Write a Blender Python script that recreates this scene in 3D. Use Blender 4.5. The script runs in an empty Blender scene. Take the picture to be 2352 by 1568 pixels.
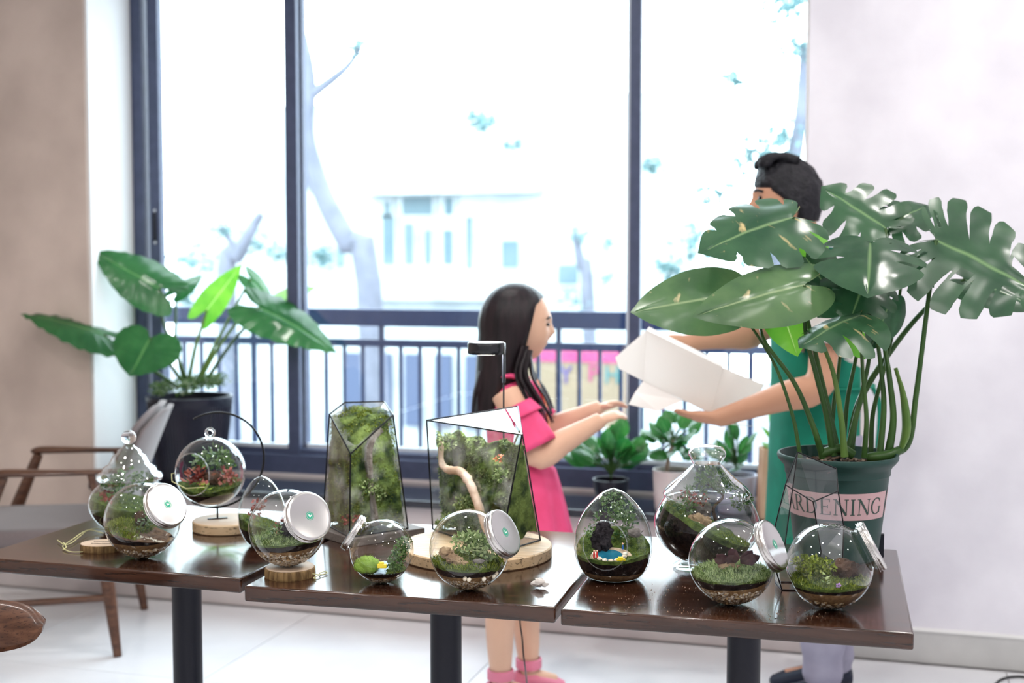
import bpy, bmesh, math, random
from mathutils import Vector, Matrix, noise
random.seed(7)
scene = bpy.context.scene
COL = scene.collection
PI = math.pi

# ---------------------------------------------------------------- camera
FPX, CX, CY, EYE = 2950.0, 1176.0, 784.0, 1.5
YAW, PITCH = math.radians(16.47), math.atan(184 / 2950.0)
cam_data = bpy.data.cameras.new('camera')
cam = bpy.data.objects.new('camera', cam_data)
COL.objects.link(cam)
cam.location = (0, 0, EYE)
cam.rotation_euler = (PI / 2 - PITCH, 0, YAW)
cam_data.sensor_width = 36
cam_data.lens = FPX / 2352 * 36
cam_data.clip_start = 0.05
cam_data.clip_end = 300
cam_data.dof.use_dof = True
cam_data.dof.focus_distance = 2.95
cam_data.dof.aperture_fstop = 2.4
scene.camera = cam

# ---------------------------------------------------------------- world, sun, exposure
world = bpy.data.worlds.new('overcast_sky')
scene.world = world
world.use_nodes = True
wn = world.node_tree.nodes
wn['Background'].inputs['Color'].default_value = (0.80, 0.93, 1.0, 1)
wn['Background'].inputs['Strength'].default_value = 8.0
vs = scene.view_settings
vs.view_transform = 'Standard'
vs.look = 'None'
vs.gamma = 1
vs.use_curve_mapping = False
vs.exposure = 0.3
cy = scene.cycles
cy.use_denoising = True
cy.max_bounces = 8
cy.diffuse_bounces = 3
cy.glossy_bounces = 4
cy.transmission_bounces = 6
cy.transparent_max_bounces = 28
cy.sample_clamp_indirect = 6
cy.caustics_reflective = False
cy.caustics_refractive = False

def area_light(name, loc, rot, sx, sy, power, color, portal=False):
    l = bpy.data.lights.new(name, 'AREA')
    l.shape = 'RECTANGLE'; l.size = sx; l.size_y = sy
    l.energy = power; l.color = color
    if portal: l.cycles.is_portal = True
    o = bpy.data.objects.new(name, l); COL.objects.link(o)
    o.location = loc; o.rotation_euler = rot
    return o
# the window as a sampling portal for the sky
area_light('window_portal', (-1.9, 5.46, 1.75), (-PI / 2, 0, 0), 3.2, 2.5, 0, (1, 1, 1), True)

# ---------------------------------------------------------------- projection helpers (a pixel of the photograph to a place in the room)
FW = Vector((-math.sin(YAW) * math.cos(PITCH), math.cos(YAW) * math.cos(PITCH), -math.sin(PITCH)))
RT = Vector((math.cos(YAW), math.sin(YAW), 0))
UP = RT.cross(FW)
FH = Vector((-math.sin(YAW), math.cos(YAW), 0))
EYEV = Vector((0, 0, EYE))
TZ = 0.74      # table height
def ray(px, py): return FW + RT * ((px - CX) / FPX) + UP * ((CY - py) / FPX)
def at_z(px, py, z):
    d = ray(px, py); return EYEV + d * ((z - EYE) / d.z)
def at_y(px, py, y):
    d = ray(px, py); return EYEV + d * (y / d.y)
def at_d(px, py, dist): return EYEV + ray(px, py) * dist
def height_on(px, py, base):
    d = ray(px, py); dh = base.x * FH.x + base.y * FH.y
    return EYE + d.z * dh / (d.x * FH.x + d.y * FH.y)
def depth(p): return (Vector(p) - EYEV).dot(FW)
def sphere_on(px, py, r, zt=TZ):
    d = ray(px, py); t = (EYE - zt) / (r / FPX - d.z)
    return EYEV + d * t, r * t / FPX

# ---------------------------------------------------------------- materials
def nset(node, **kw):
    for k, v in kw.items():
        node.inputs[k.replace('_', ' ')].default_value = v
def new_mat(name):
    m = bpy.data.materials.new(name); m.use_nodes = True
    return m, m.node_tree.nodes, m.node_tree.links
def rgb(c): return (c[0], c[1], c[2], 1)
def mat(name, col, rough=0.5, metal=0.0, col2=None, scale=8.0, detail=4.0, bump=0.0, bscale=None, coat=0.0,
        stretch=None, island=None, translucent=0.0, spec=0.28, lo=0.35, hi=0.65, sheen=0.0):
    m, n, l = new_mat(name)
    b = n['Principled BSDF']
    nset(b, Base_Color=rgb(col), Roughness=rough, Metallic=metal)
    b.inputs['Coat Weight'].default_value = coat
    b.inputs['Coat Roughness'].default_value = 0.08
    b.inputs['Specular IOR Level'].default_value = spec
    b.inputs['Sheen Weight'].default_value = sheen
    tc = n.new('ShaderNodeTexCoord')
    vec = tc.outputs['Object']
    if stretch:
        mp = n.new('ShaderNodeMapping'); mp.inputs['Scale'].default_value = stretch
        l.new(vec, mp.inputs['Vector']); vec = mp.outputs['Vector']
    csock = None
    if col2 is not None:
        t = n.new('ShaderNodeTexNoise'); t.inputs['Scale'].default_value = scale; t.inputs['Detail'].default_value = detail
        l.new(vec, t.inputs['Vector'])
        r = n.new('ShaderNodeValToRGB')
        r.color_ramp.elements[0].position = lo; r.color_ramp.elements[0].color = rgb(col)
        r.color_ramp.elements[1].position = hi; r.color_ramp.elements[1].color = rgb(col2)
        l.new(t.outputs['Fac'], r.inputs['Fac']); csock = r.outputs['Color']
    if island:
        g = n.new('ShaderNodeNewGeometry'); r2 = n.new('ShaderNodeValToRGB')
        els = r2.color_ramp.elements
        for i, c in enumerate(island):
            p = i / max(1, len(island) - 1)
            if i < 2: e = els[i]; e.position = p if i == 0 else p
            else: e = els.new(p)
            e.color = rgb(c)
        l.new(g.outputs['Random Per Island'], r2.inputs['Fac'])
        csock = r2.outputs['Color']
    if csock is not None: l.new(csock, b.inputs['Base Color'])
    if bump:
        t = n.new('ShaderNodeTexNoise'); t.inputs['Scale'].default_value = bscale or scale * 4; t.inputs['Detail'].default_value = 5
        l.new(vec, t.inputs['Vector'])
        bp = n.new('ShaderNodeBump'); bp.inputs['Strength'].default_value = bump; bp.inputs['Distance'].default_value = 0.01
        l.new(t.outputs['Fac'], bp.inputs['Height']); l.new(bp.outputs['Normal'], b.inputs['Normal'])
    if translucent:
        tr = n.new('ShaderNodeBsdfTranslucent')
        if csock is not None: l.new(csock, tr.inputs['Color'])
        else: tr.inputs['Color'].default_value = rgb(col)
        mx = n.new('ShaderNodeMixShader'); mx.inputs[0].default_value = translucent
        l.new(b.outputs[0], mx.inputs[1]); l.new(tr.outputs[0], mx.inputs[2])
        l.new(mx.outputs[0], n['Material Output'].inputs['Surface'])
    return m

def thin_glass(name, tint=(0.975, 0.985, 0.985), base=0.028, edge=0.95, power=2.8, rough=0.0, haze=0.0):
    """a thin clear sheet: light goes straight through, the surface mirrors more towards grazing angles"""
    m, n, l = new_mat(name)
    for x in list(n):
        if x.type == 'BSDF_PRINCIPLED': n.remove(x)
    out = n['Material Output']
    lw = n.new('ShaderNodeLayerWeight'); lw.inputs['Blend'].default_value = 0.5
    pw = n.new('ShaderNodeMath'); pw.operation = 'POWER'; pw.inputs[1].default_value = power
    l.new(lw.outputs['Facing'], pw.inputs[0])
    ml = n.new('ShaderNodeMath'); ml.operation = 'MULTIPLY_ADD'; ml.inputs[1].default_value = edge; ml.inputs[2].default_value = base
    l.new(pw.outputs[0], ml.inputs[0])
    tr = n.new('ShaderNodeBsdfTransparent'); tr.inputs['Color'].default_value = rgb(tint)
    gl = n.new('ShaderNodeBsdfGlossy'); gl.inputs['Roughness'].default_value = rough; gl.inputs['Color'].default_value = (1, 1, 1, 1)
    mx = n.new('ShaderNodeMixShader')
    l.new(ml.outputs[0], mx.inputs[0]); l.new(tr.outputs[0], mx.inputs[1]); l.new(gl.outputs[0], mx.inputs[2])
    last = mx
    if haze:     # fine droplets of condensation on the pane
        tc = n.new('ShaderNodeTexCoord'); t = n.new('ShaderNodeTexNoise'); t.inputs['Scale'].default_value = 14
        l.new(tc.outputs['Object'], t.inputs['Vector'])
        t2 = n.new('ShaderNodeTexNoise'); t2.inputs['Scale'].default_value = 260
        l.new(tc.outputs['Object'], t2.inputs['Vector'])
        r = n.new('ShaderNodeValToRGB'); r.color_ramp.elements[0].position = 0.48; r.color_ramp.elements[1].position = 0.72
        r.color_ramp.elements[1].color = (haze, haze, haze, 1)
        l.new(t.outputs['Fac'], r.inputs['Fac'])
        mm = n.new('ShaderNodeMath'); mm.operation = 'MULTIPLY'
        l.new(r.outputs['Color'], mm.inputs[0]); l.new(t2.outputs['Fac'], mm.inputs[1])
        df = n.new('ShaderNodeBsdfDiffuse'); df.inputs['Color'].default_value = (0.85, 0.88, 0.88, 1)
        m2 = n.new('ShaderNodeMixShader')
        l.new(mm.outputs[0], m2.inputs[0]); l.new(mx.outputs[0], m2.inputs[1]); l.new(df.outputs[0], m2.inputs[2])
        last = m2
    l.new(last.outputs[0], out.inputs['Surface'])
    return m

def solid_glass(name):
    m, n, l = new_mat(name)
    b = n['Principled BSDF']
    nset(b, Base_Color=(1, 1, 1, 1), Roughness=0.0)
    b.inputs['Transmission Weight'].default_value = 1.0
    b.inputs['IOR'].default_value = 1.45
    return m

def wood_mat(name, c1, c2, c3, rough=0.3, coat=0.3, along='Y', scale=1.0):
    m, n, l = new_mat(name)
    b = n['Principled BSDF']; nset(b, Roughness=rough); b.inputs['Specular IOR Level'].default_value = 0.35
    b.inputs['Coat Weight'].default_value = coat; b.inputs['Coat Roughness'].default_value = 0.12
    tc = n.new('ShaderNodeTexCoord'); mp = n.new('ShaderNodeMapping')
    k = {'X': (1.2, 14, 14), 'Y': (14, 1.2, 14), 'Z': (14, 14, 1.2)}[along]
    mp.inputs['Scale'].default_value = tuple(v * scale for v in k)
    l.new(tc.outputs['Object'], mp.inputs['Vector'])
    t = n.new('ShaderNodeTexNoise'); t.inputs['Scale'].default_value = 2.2; t.inputs['Detail'].default_value = 7; t.inputs['Distortion'].default_value = 0.5
    l.new(mp.outputs['Vector'], t.inputs['Vector'])
    r = n.new('ShaderNodeValToRGB'); e = r.color_ramp.elements
    e[0].position = 0.3; e[0].color = rgb(c1); e[1].position = 0.7; e[1].color = rgb(c3)
    x = e.new(0.5); x.color = rgb(c2)
    l.new(t.outputs['Fac'], r.inputs['Fac'])
    # dark open pores
    mp2 = n.new('ShaderNodeMapping'); mp2.inputs['Scale'].default_value = tuple(v * scale * 6 for v in k)
    l.new(tc.outputs['Object'], mp2.inputs['Vector'])
    t2 = n.new('ShaderNodeTexNoise'); t2.inputs['Scale'].default_value = 2.0; t2.inputs['Detail'].default_value = 2
    l.new(mp2.outputs['Vector'], t2.inputs['Vector'])
    r2 = n.new('ShaderNodeValToRGB'); r2.color_ramp.elements[0].position = 0.33; r2.color_ramp.elements[0].color = (0.35, 0.35, 0.35, 1)
    r2.color_ramp.elements[1].position = 0.42; r2.color_ramp.elements[1].color = (1, 1, 1, 1)
    l.new(t2.outputs['Fac'], r2.inputs['Fac'])
    mu = n.new('ShaderNodeMix'); mu.data_type = 'RGBA'; mu.blend_type = 'MULTIPLY'; mu.inputs['Factor'].default_value = 1
    l.new(r.outputs['Color'], mu.inputs['A']); l.new(r2.outputs['Color'], mu.inputs['B'])
    l.new(mu.outputs['Result'], b.inputs['Base Color'])
    bp = n.new('ShaderNodeBump'); bp.inputs['Strength'].default_value = 0.05; bp.inputs['Distance'].default_value = 0.0006
    l.new(t2.outputs['Fac'], bp.inputs['Height']); l.new(bp.outputs['Normal'], b.inputs['Normal'])
    return m

def leaf_mat(name, dark, light, vein, cream=None, rough=0.32, transl=0.3, cream_at=0.62):
    m, n, l = new_mat(name)
    b = n['Principled BSDF']; nset(b, Roughness=rough)
    b.inputs['Specular IOR Level'].default_value = 0.6
    uv = n.new('ShaderNodeTexCoord')
    sx = n.new('ShaderNodeSeparateXYZ'); l.new(uv.outputs['UV'], sx.inputs[0])
    t = n.new('ShaderNodeTexNoise'); t.inputs['Scale'].default_value = 9; t.inputs['Detail'].default_value = 4
    l.new(uv.outputs['Object'], t.inputs['Vector'])
    r = n.new('ShaderNodeValToRGB'); r.color_ramp.elements[0].position = 0.35; r.color_ramp.elements[0].color = rgb(dark)
    r.color_ramp.elements[1].position = 0.65; r.color_ramp.elements[1].color = rgb(light)
    l.new(t.outputs['Fac'], r.inputs['Fac'])
    c = r.outputs['Color']
    if cream:
        mp = n.new('ShaderNodeMapping'); mp.inputs['Scale'].default_value = (17, 1.0, 1)
        l.new(uv.outputs['UV'], mp.inputs['Vector'])
        t3 = n.new('ShaderNodeTexNoise'); t3.inputs['Scale'].default_value = 1.3; t3.inputs['Detail'].default_value = 3
        l.new(mp.outputs['Vector'], t3.inputs['Vector'])
        r3 = n.new('ShaderNodeValToRGB'); r3.color_ramp.elements[0].position = cream_at; r3.color_ramp.elements[0].color = (0, 0, 0, 1)
        r3.color_ramp.elements[1].position = cream_at + 0.1; r3.color_ramp.elements[1].color = (1, 1, 1, 1)
        l.new(t3.outputs['Fac'], r3.inputs['Fac'])
        mc = n.new('ShaderNodeMix'); mc.data_type = 'RGBA'
        l.new(r3.outputs['Color'], mc.inputs['Factor']); l.new(c, mc.inputs['A']); mc.inputs['B'].default_value = rgb(cream)
        c = mc.outputs['Result']
    # pale midrib where v is near 0
    rv = n.new('ShaderNodeValToRGB'); rv.color_ramp.elements[0].position = 0.0; rv.color_ramp.elements[0].color = (1, 1, 1, 1)
    rv.color_ramp.elements[1].position = 0.05; rv.color_ramp.elements[1].color = (0, 0, 0, 1)
    l.new(sx.outputs['Y'], rv.inputs['Fac'])
    mv = n.new('ShaderNodeMix'); mv.data_type = 'RGBA'
    l.new(rv.outputs['Color'], mv.inputs['Factor']); l.new(c, mv.inputs['A']); mv.inputs['B'].default_value = rgb(vein)
    l.new(mv.outputs['Result'], b.inputs['Base Color'])
    tr = n.new('ShaderNodeBsdfTranslucent')
    hs = n.new('ShaderNodeHueSaturation'); hs.inputs['Value'].default_value = 1.8; hs.inputs['Saturation'].default_value = 1.1
    l.new(mv.outputs['Result'], hs.inputs['Color']); l.new(hs.outputs['Color'], tr.inputs['Color'])
    mx = n.new('ShaderNodeMixShader'); mx.inputs[0].default_value = transl
    l.new(b.outputs[0], mx.inputs[1]); l.new(tr.outputs[0], mx.inputs[2]); l.new(mx.outputs[0], n['Material Output'].inputs['Surface'])
    return m

M = {}
M['concrete_beige'] = mat('concrete_beige', (0.64, 0.53, 0.465), 0.85, col2=(0.50, 0.41, 0.36), scale=2.6, detail=9, bump=0.06, bscale=60)
M['concrete_pale'] = mat('concrete_pale', (0.82, 0.81, 0.87), 0.85, col2=(0.68, 0.665, 0.73), scale=2.4, detail=10, bump=0.05, bscale=60)
M['plaster_white'] = mat('plaster_white', (0.8, 0.8, 0.8), 0.9)
M['plaster_under'] = mat('plaster_under', (0.62, 0.57, 0.56), 0.8, col2=(0.55, 0.50, 0.50), scale=3)
M['baseboard'] = mat('baseboard_grey', (0.55, 0.55, 0.54), 0.6, col2=(0.48, 0.48, 0.475), scale=5)
M['base_cap'] = mat('baseboard_cap', (0.85, 0.85, 0.84), 0.6)
M['tile'] = mat('porcelain_tile', (0.80, 0.81, 0.84), 0.16, col2=(0.74, 0.75, 0.79), scale=3, detail=6, spec=0.6)
M['grout'] = mat('grout', (0.42, 0.41, 0.42), 0.9)
M['frame'] = mat('window_frame_grey', (0.070, 0.085, 0.15), 0.4, col2=(0.058, 0.072, 0.125), scale=20)  # base tone lifted so the dark frame carries the flare from the window
M['frame_in'] = mat('window_seal', (0.62, 0.68, 0.74), 0.5)
M['granite'] = mat('black_granite', (0.012, 0.014, 0.022), 0.12, col2=(0.03, 0.033, 0.045), scale=160, detail=2, coat=0.4)
M['steel'] = mat('brushed_steel', (0.6, 0.6, 0.62), 0.3, 1.0)
M['rail'] = mat('railing_paint', (0.016, 0.034, 0.095), 0.5, col2=(0.022, 0.042, 0.11), scale=30)
M['white_ext'] = mat('white_render', (0.42, 0.46, 0.47), 0.9, col2=(0.30, 0.34, 0.36), scale=1.2)
M['walnut_table'] = wood_mat('walnut_table', (0.017, 0.006, 0.004), (0.036, 0.014, 0.008), (0.066, 0.027, 0.015), 0.16, 0.5, 'X')
M['walnut'] = wood_mat('walnut', (0.048, 0.019, 0.010), (0.085, 0.035, 0.019), (0.13, 0.058, 0.032), 0.35, 0.2, 'X', 2)
M['black_metal'] = mat('black_powder_coat', (0.010, 0.011, 0.020), 0.42)
M['black_wire'] = mat('black_wire', (0.008, 0.008, 0.010), 0.35)
M['came'] = mat('black_came', (0.012, 0.012, 0.014), 0.3, 0.5)
M['lid'] = mat('silver_lid', (0.60, 0.585, 0.57), 0.22, 1.0)
M['gloss_pot'] = mat('black_glazed_pot', (0.012, 0.013, 0.024), 0.3, col2=(0.02, 0.02, 0.032), scale=8)
M['glass'] = thin_glass('thin_clear_glass')
M['glass_lid'] = thin_glass('thick_clear_glass', (0.93, 0.96, 0.97), 0.10, 0.9, 1.7)
M['glass_wet'] = thin_glass('wet_clear_glass', (0.96, 0.975, 0.965), 0.04, 0.8, 3.0, 0.015, 0.5)
M['pane'] = thin_glass('window_pane', (0.97, 0.985, 0.99), 0.04, 0.6, 4)
M['crystal'] = solid_glass('solid_glass')
M['soil'] = mat('black_soil', (0.004, 0.003, 0.004), 0.9, col2=(0.016, 0.010, 0.009), scale=120, detail=3, spec=0.05, bump=0.4, bscale=200)
M['sand'] = mat('brown_sand', (0.26, 0.15, 0.065), 0.9, col2=(0.16, 0.085, 0.035), scale=140, detail=3, bump=0.3, bscale=260)
M['palesand'] = mat('pale_sand', (0.55, 0.44, 0.32), 0.9, col2=(0.42, 0.32, 0.22), scale=160, detail=3, bump=0.3, bscale=260)
M['pebble'] = mat('mixed_pebbles', (0.5, 0.4, 0.3), 0.55, island=[(0.10, 0.06, 0.035), (0.36, 0.21, 0.09), (0.55, 0.40, 0.22), (0.75, 0.68, 0.58), (0.28, 0.20, 0.14), (0.62, 0.52, 0.40)])
M['white_pebble'] = mat('white_pebbles', (0.8, 0.76, 0.66), 0.5, island=[(0.70, 0.62, 0.48), (0.85, 0.82, 0.74), (0.60, 0.50, 0.36)])
M['moss'] = mat('moss', (0.1, 0.16, 0.03), 0.9, island=[(0.035, 0.062, 0.008), (0.14, 0.19, 0.02), (0.28, 0.34, 0.045), (0.07, 0.12, 0.02), (0.42, 0.46, 0.13)], translucent=0.2)
M['moss_pale'] = mat('pale_moss', (0.2, 0.28, 0.1), 0.9, island=[(0.08, 0.15, 0.045), (0.24, 0.34, 0.13), (0.44, 0.52, 0.27), (0.30, 0.40, 0.15)], translucent=0.2)
M['moss_bright'] = mat('bright_moss', (0.25, 0.38, 0.06), 0.9, island=[(0.17, 0.30, 0.04), (0.26, 0.42, 0.07), (0.33, 0.48, 0.12)], translucent=0.2)
M['moss_ground'] = mat('moss_ground', (0.022, 0.045, 0.008), 0.95, col2=(0.10, 0.15, 0.028), scale=60, detail=5, bump=0.5, bscale=180)
M['moss_dark'] = mat('moss_wall', (0.014, 0.032, 0.010), 0.95, col2=(0.16, 0.23, 0.06), scale=26, detail=8, bump=0.6, bscale=120)
M['sprig'] = mat('small_leaves', (0.06, 0.13, 0.03), 0.5, island=[(0.03, 0.085, 0.03), (0.08, 0.16, 0.04), (0.14, 0.24, 0.07), (0.28, 0.36, 0.24)], translucent=0.25)
M['redleaf'] = mat('red_leaves', (0.25, 0.05, 0.04), 0.45, island=[(0.10, 0.02, 0.02), (0.30, 0.06, 0.05), (0.42, 0.14, 0.11), (0.18, 0.05, 0.03)], translucent=0.2)
M['pinkleaf'] = mat('pink_leaves', (0.45, 0.13, 0.12), 0.45, island=[(0.36, 0.08, 0.08), (0.52, 0.20, 0.17), (0.30, 0.12, 0.06)], translucent=0.2)
M['limeleaf'] = mat('lime_leaves', (0.32, 0.48, 0.06), 0.5, translucent=0.25)
M['stone'] = mat('tan_rock', (0.40, 0.29, 0.17), 0.8, col2=(0.22, 0.14, 0.08), scale=40, bump=0.6, bscale=90)
M['stone_grey'] = mat('grey_rock', (0.22, 0.20, 0.18), 0.8, col2=(0.10, 0.085, 0.075), scale=40, bump=0.6, bscale=90)
M['lava'] = mat('black_lava_rock', (0.012, 0.010, 0.014), 0.75, col2=(0.03, 0.025, 0.03), scale=60, bump=1.0, bscale=120)
M['bark'] = mat('driftwood', (0.78, 0.63, 0.53), 0.75, col2=(0.50, 0.35, 0.25), scale=18, bump=0.4, bscale=60)
M['darkbark'] = mat('dark_bark', (0.10, 0.055, 0.035), 0.85, col2=(0.05, 0.03, 0.02), scale=40, bump=0.5)
M['pond'] = mat('blue_resin', (0.010, 0.10, 0.17), 0.06, col2=(0.02, 0.16, 0.24), scale=30, coat=0.5)
M['palewater'] = mat('pale_blue_gravel', (0.50, 0.66, 0.82), 0.6, col2=(0.40, 0.55, 0.72), scale=120)
M['yellow'] = mat('yellow_paint', (0.85, 0.66, 0.02), 0.35)
M['red'] = mat('red_paint', (0.55, 0.03, 0.03), 0.35)
M['blue'] = mat('blue_paint', (0.03, 0.12, 0.4), 0.4)
M['white'] = mat('white_paint', (0.85, 0.84, 0.82), 0.5)
M['flower'] = mat('lilac_flower', (0.45, 0.25, 0.6), 0.5)
M['paleWood'] = wood_mat('pale_wood', (0.52, 0.36, 0.20), (0.60, 0.43, 0.26), (0.68, 0.52, 0.34), 0.5, 0.0, 'X')
M['wood_face'] = mat('cut_wood_face', (0.66, 0.52, 0.40), 0.55, col2=(0.56, 0.42, 0.30), scale=14, detail=6)
M['wood_bark'] = mat('coaster_bark', (0.36, 0.23, 0.10), 0.75, col2=(0.12, 0.07, 0.03), scale=60, detail=5, stretch=(2, 2, 0.3), bump=0.4)
M['grey_wood'] = mat('grey_wood', (0.20, 0.17, 0.155), 0.6, col2=(0.13, 0.11, 0.10), scale=30, stretch=(1, 8, 8))
M['string'] = mat('jute_string', (0.68, 0.66, 0.34), 0.8)
M['ink'] = mat('ink', (0.05, 0.03, 0.03), 0.8)
M['emblem'] = mat('emblem_green', (0.02, 0.36, 0.22), 0.4)
M['pot_green'] = mat('nursery_pot_green', (0.012, 0.042, 0.036), 0.45, col2=(0.016, 0.052, 0.044), scale=6)
M['pot_band'] = mat('pot_label_pink', (0.52, 0.34, 0.35), 0.55)
M['pot_print'] = mat('pot_label_print', (0.04, 0.07, 0.06), 0.55)
M['barkchip'] = mat('bark_chips', (0.1, 0.05, 0.03), 0.8, island=[(0.03, 0.015, 0.01), (0.09, 0.045, 0.028), (0.17, 0.10, 0.065), (0.40, 0.30, 0.22), (0.05, 0.025, 0.018)])
M['leaf_dark'] = leaf_mat('monstera_leaf', (0.016, 0.058, 0.026), (0.034, 0.095, 0.042), (0.15, 0.26, 0.11), rough=0.27, transl=0.2)
M['leaf_cream'] = leaf_mat('monstera_leaf_variegated', (0.018, 0.066, 0.030), (0.042, 0.11, 0.05), (0.18, 0.28, 0.13), (0.52, 0.41, 0.20), 0.28, 0.2, 0.60)
M['leaf_pale'] = leaf_mat('monstera_leaf_pale', (0.055, 0.12, 0.05), (0.10, 0.18, 0.075), (0.28, 0.36, 0.19), (0.50, 0.42, 0.24), 0.24, 0.2, 0.62)
M['leaf_fresh'] = leaf_mat('fresh_leaf', (0.09, 0.26, 0.04), (0.16, 0.36, 0.06), (0.4, 0.55, 0.2), transl=0.45)
M['leaf_philo'] = leaf_mat('philodendron_leaf', (0.020, 0.10, 0.03), (0.038, 0.145, 0.045), (0.12, 0.28, 0.09), rough=0.2, transl=0.3)
M['leaf_back'] = leaf_mat('glossy_small_leaf', (0.016, 0.085, 0.026), (0.045, 0.17, 0.04), (0.12, 0.26, 0.1), rough=0.24, transl=0.3)
M['petiole'] = mat('green_stem', (0.022, 0.062, 0.015), 0.35, col2=(0.05, 0.11, 0.025), scale=7)
M['petiole_pale'] = mat('pale_green_stem', (0.13, 0.22, 0.05), 0.4, col2=(0.08, 0.16, 0.035), scale=7)
M['groundcover'] = mat('ground_cover', (0.05, 0.13, 0.03), 0.6, island=[(0.02, 0.075, 0.02), (0.06, 0.15, 0.03), (0.12, 0.22, 0.06), (0.45, 0.50, 0.36)], translucent=0.2)
M['fabric'] = mat('taupe_fabric', (0.165, 0.135, 0.135), 0.9, col2=(0.14, 0.115, 0.115), scale=200, sheen=0.3)
M['skin_girl'] = mat('skin_light', (0.72, 0.45, 0.32), 0.5, col2=(0.68, 0.41, 0.29), scale=6)
M['skin_man'] = mat('skin_tan', (0.58, 0.31, 0.20), 0.5, col2=(0.54, 0.28, 0.18), scale=6)
M['hair'] = mat('dark_hair', (0.006, 0.004, 0.006), 0.40, col2=(0.018, 0.010, 0.013), scale=60, stretch=(1, 1, 0.08), bump=0.2, bscale=140)
M['hair_man'] = mat('black_hair', (0.004, 0.004, 0.007), 0.5, col2=(0.012, 0.011, 0.016), scale=50, bump=0.6, bscale=90)
M['pink'] = mat('pink_cotton', (0.90, 0.10, 0.27), 0.85, col2=(0.82, 0.08, 0.22), scale=12, translucent=0.12)
M['ribbon'] = mat('peach_ribbon', (0.85, 0.32, 0.18), 0.7)
M['pink_shoe'] = mat('pink_shoe', (0.72, 0.22, 0.32), 0.5)
M['tee'] = mat('grey_tshirt', (0.62, 0.58, 0.56), 0.9, col2=(0.55, 0.51, 0.50), scale=9)
M['apron'] = mat('green_apron', (0.005, 0.20, 0.125), 0.8, col2=(0.004, 0.15, 0.095), scale=7)
M['trouser'] = mat('lavender_grey_trousers', (0.34, 0.33, 0.42), 0.9, col2=(0.27, 0.26, 0.34), scale=9)
M['navy'] = mat('navy_shoe', (0.015, 0.02, 0.04), 0.5)
M['paper'] = mat('white_card', (0.93, 0.89, 0.86), 0.8, translucent=0.45)
M['kraft'] = mat('kraft_paper', (0.60, 0.40, 0.27), 0.8, col2=(0.54, 0.35, 0.23), scale=10)
M['white_pot'] = mat('white_ceramic', (0.70, 0.64, 0.62), 0.4)
M['lilac_pot'] = mat('lilac_ceramic', (0.50, 0.52, 0.66), 0.4)
M['twig'] = mat('pale_trunk', (0.36, 0.28, 0.22), 0.8)
M['trunk'] = mat('tree_bark', (0.14, 0.15, 0.19), 0.9, col2=(0.10, 0.11, 0.14), scale=4, bump=0.3)
M['treeleaf'] = mat('street_leaves', (0.2, 0.42, 0.3), 0.7, island=[(0.10, 0.20, 0.21), (0.15, 0.27, 0.27), (0.12, 0.24, 0.26)], translucent=0.3)
M['bldg_glass'] = mat('facade_glass', (0.06, 0.11, 0.135), 0.5, col2=(0.10, 0.15, 0.17), scale=1.0)
M['asphalt'] = mat('asphalt', (0.10, 0.105, 0.12), 0.9, col2=(0.15, 0.155, 0.17), scale=2)
M['shutter'] = mat('blue_shutter', (0.055, 0.075, 0.13), 0.6)
M['board'] = mat('cream_board', (0.22, 0.17, 0.115), 0.7)
M['board_pink'] = mat('pink_print', (0.32, 0.05, 0.14), 0.7)
M['board_violet'] = mat('violet_print', (0.075, 0.06, 0.20), 0.7)
M['board_cyan'] = mat('cyan_print', (0.05, 0.17, 0.18), 0.7)
M['ceiling'] = mat('ceiling_paint', (0.75, 0.75, 0.74), 0.9)
M['plastic_black'] = mat('black_plastic', (0.008, 0.009, 0.012), 0.22, coat=0.3)
M['eye'] = mat('dark_eye', (0.01, 0.008, 0.008), 0.15)
M['lip'] = mat('lip', (0.55, 0.2, 0.17), 0.45)
def emit(name, col, s):
    m, n, l = new_mat(name); b = n['Principled BSDF']
    b.inputs['Emission Color'].default_value = rgb(col); b.inputs['Emission Strength'].default_value = s
    return m
M['lamp_on'] = emit('lamp_diffuser', (1.0, 0.93, 0.82), 30)

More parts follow.
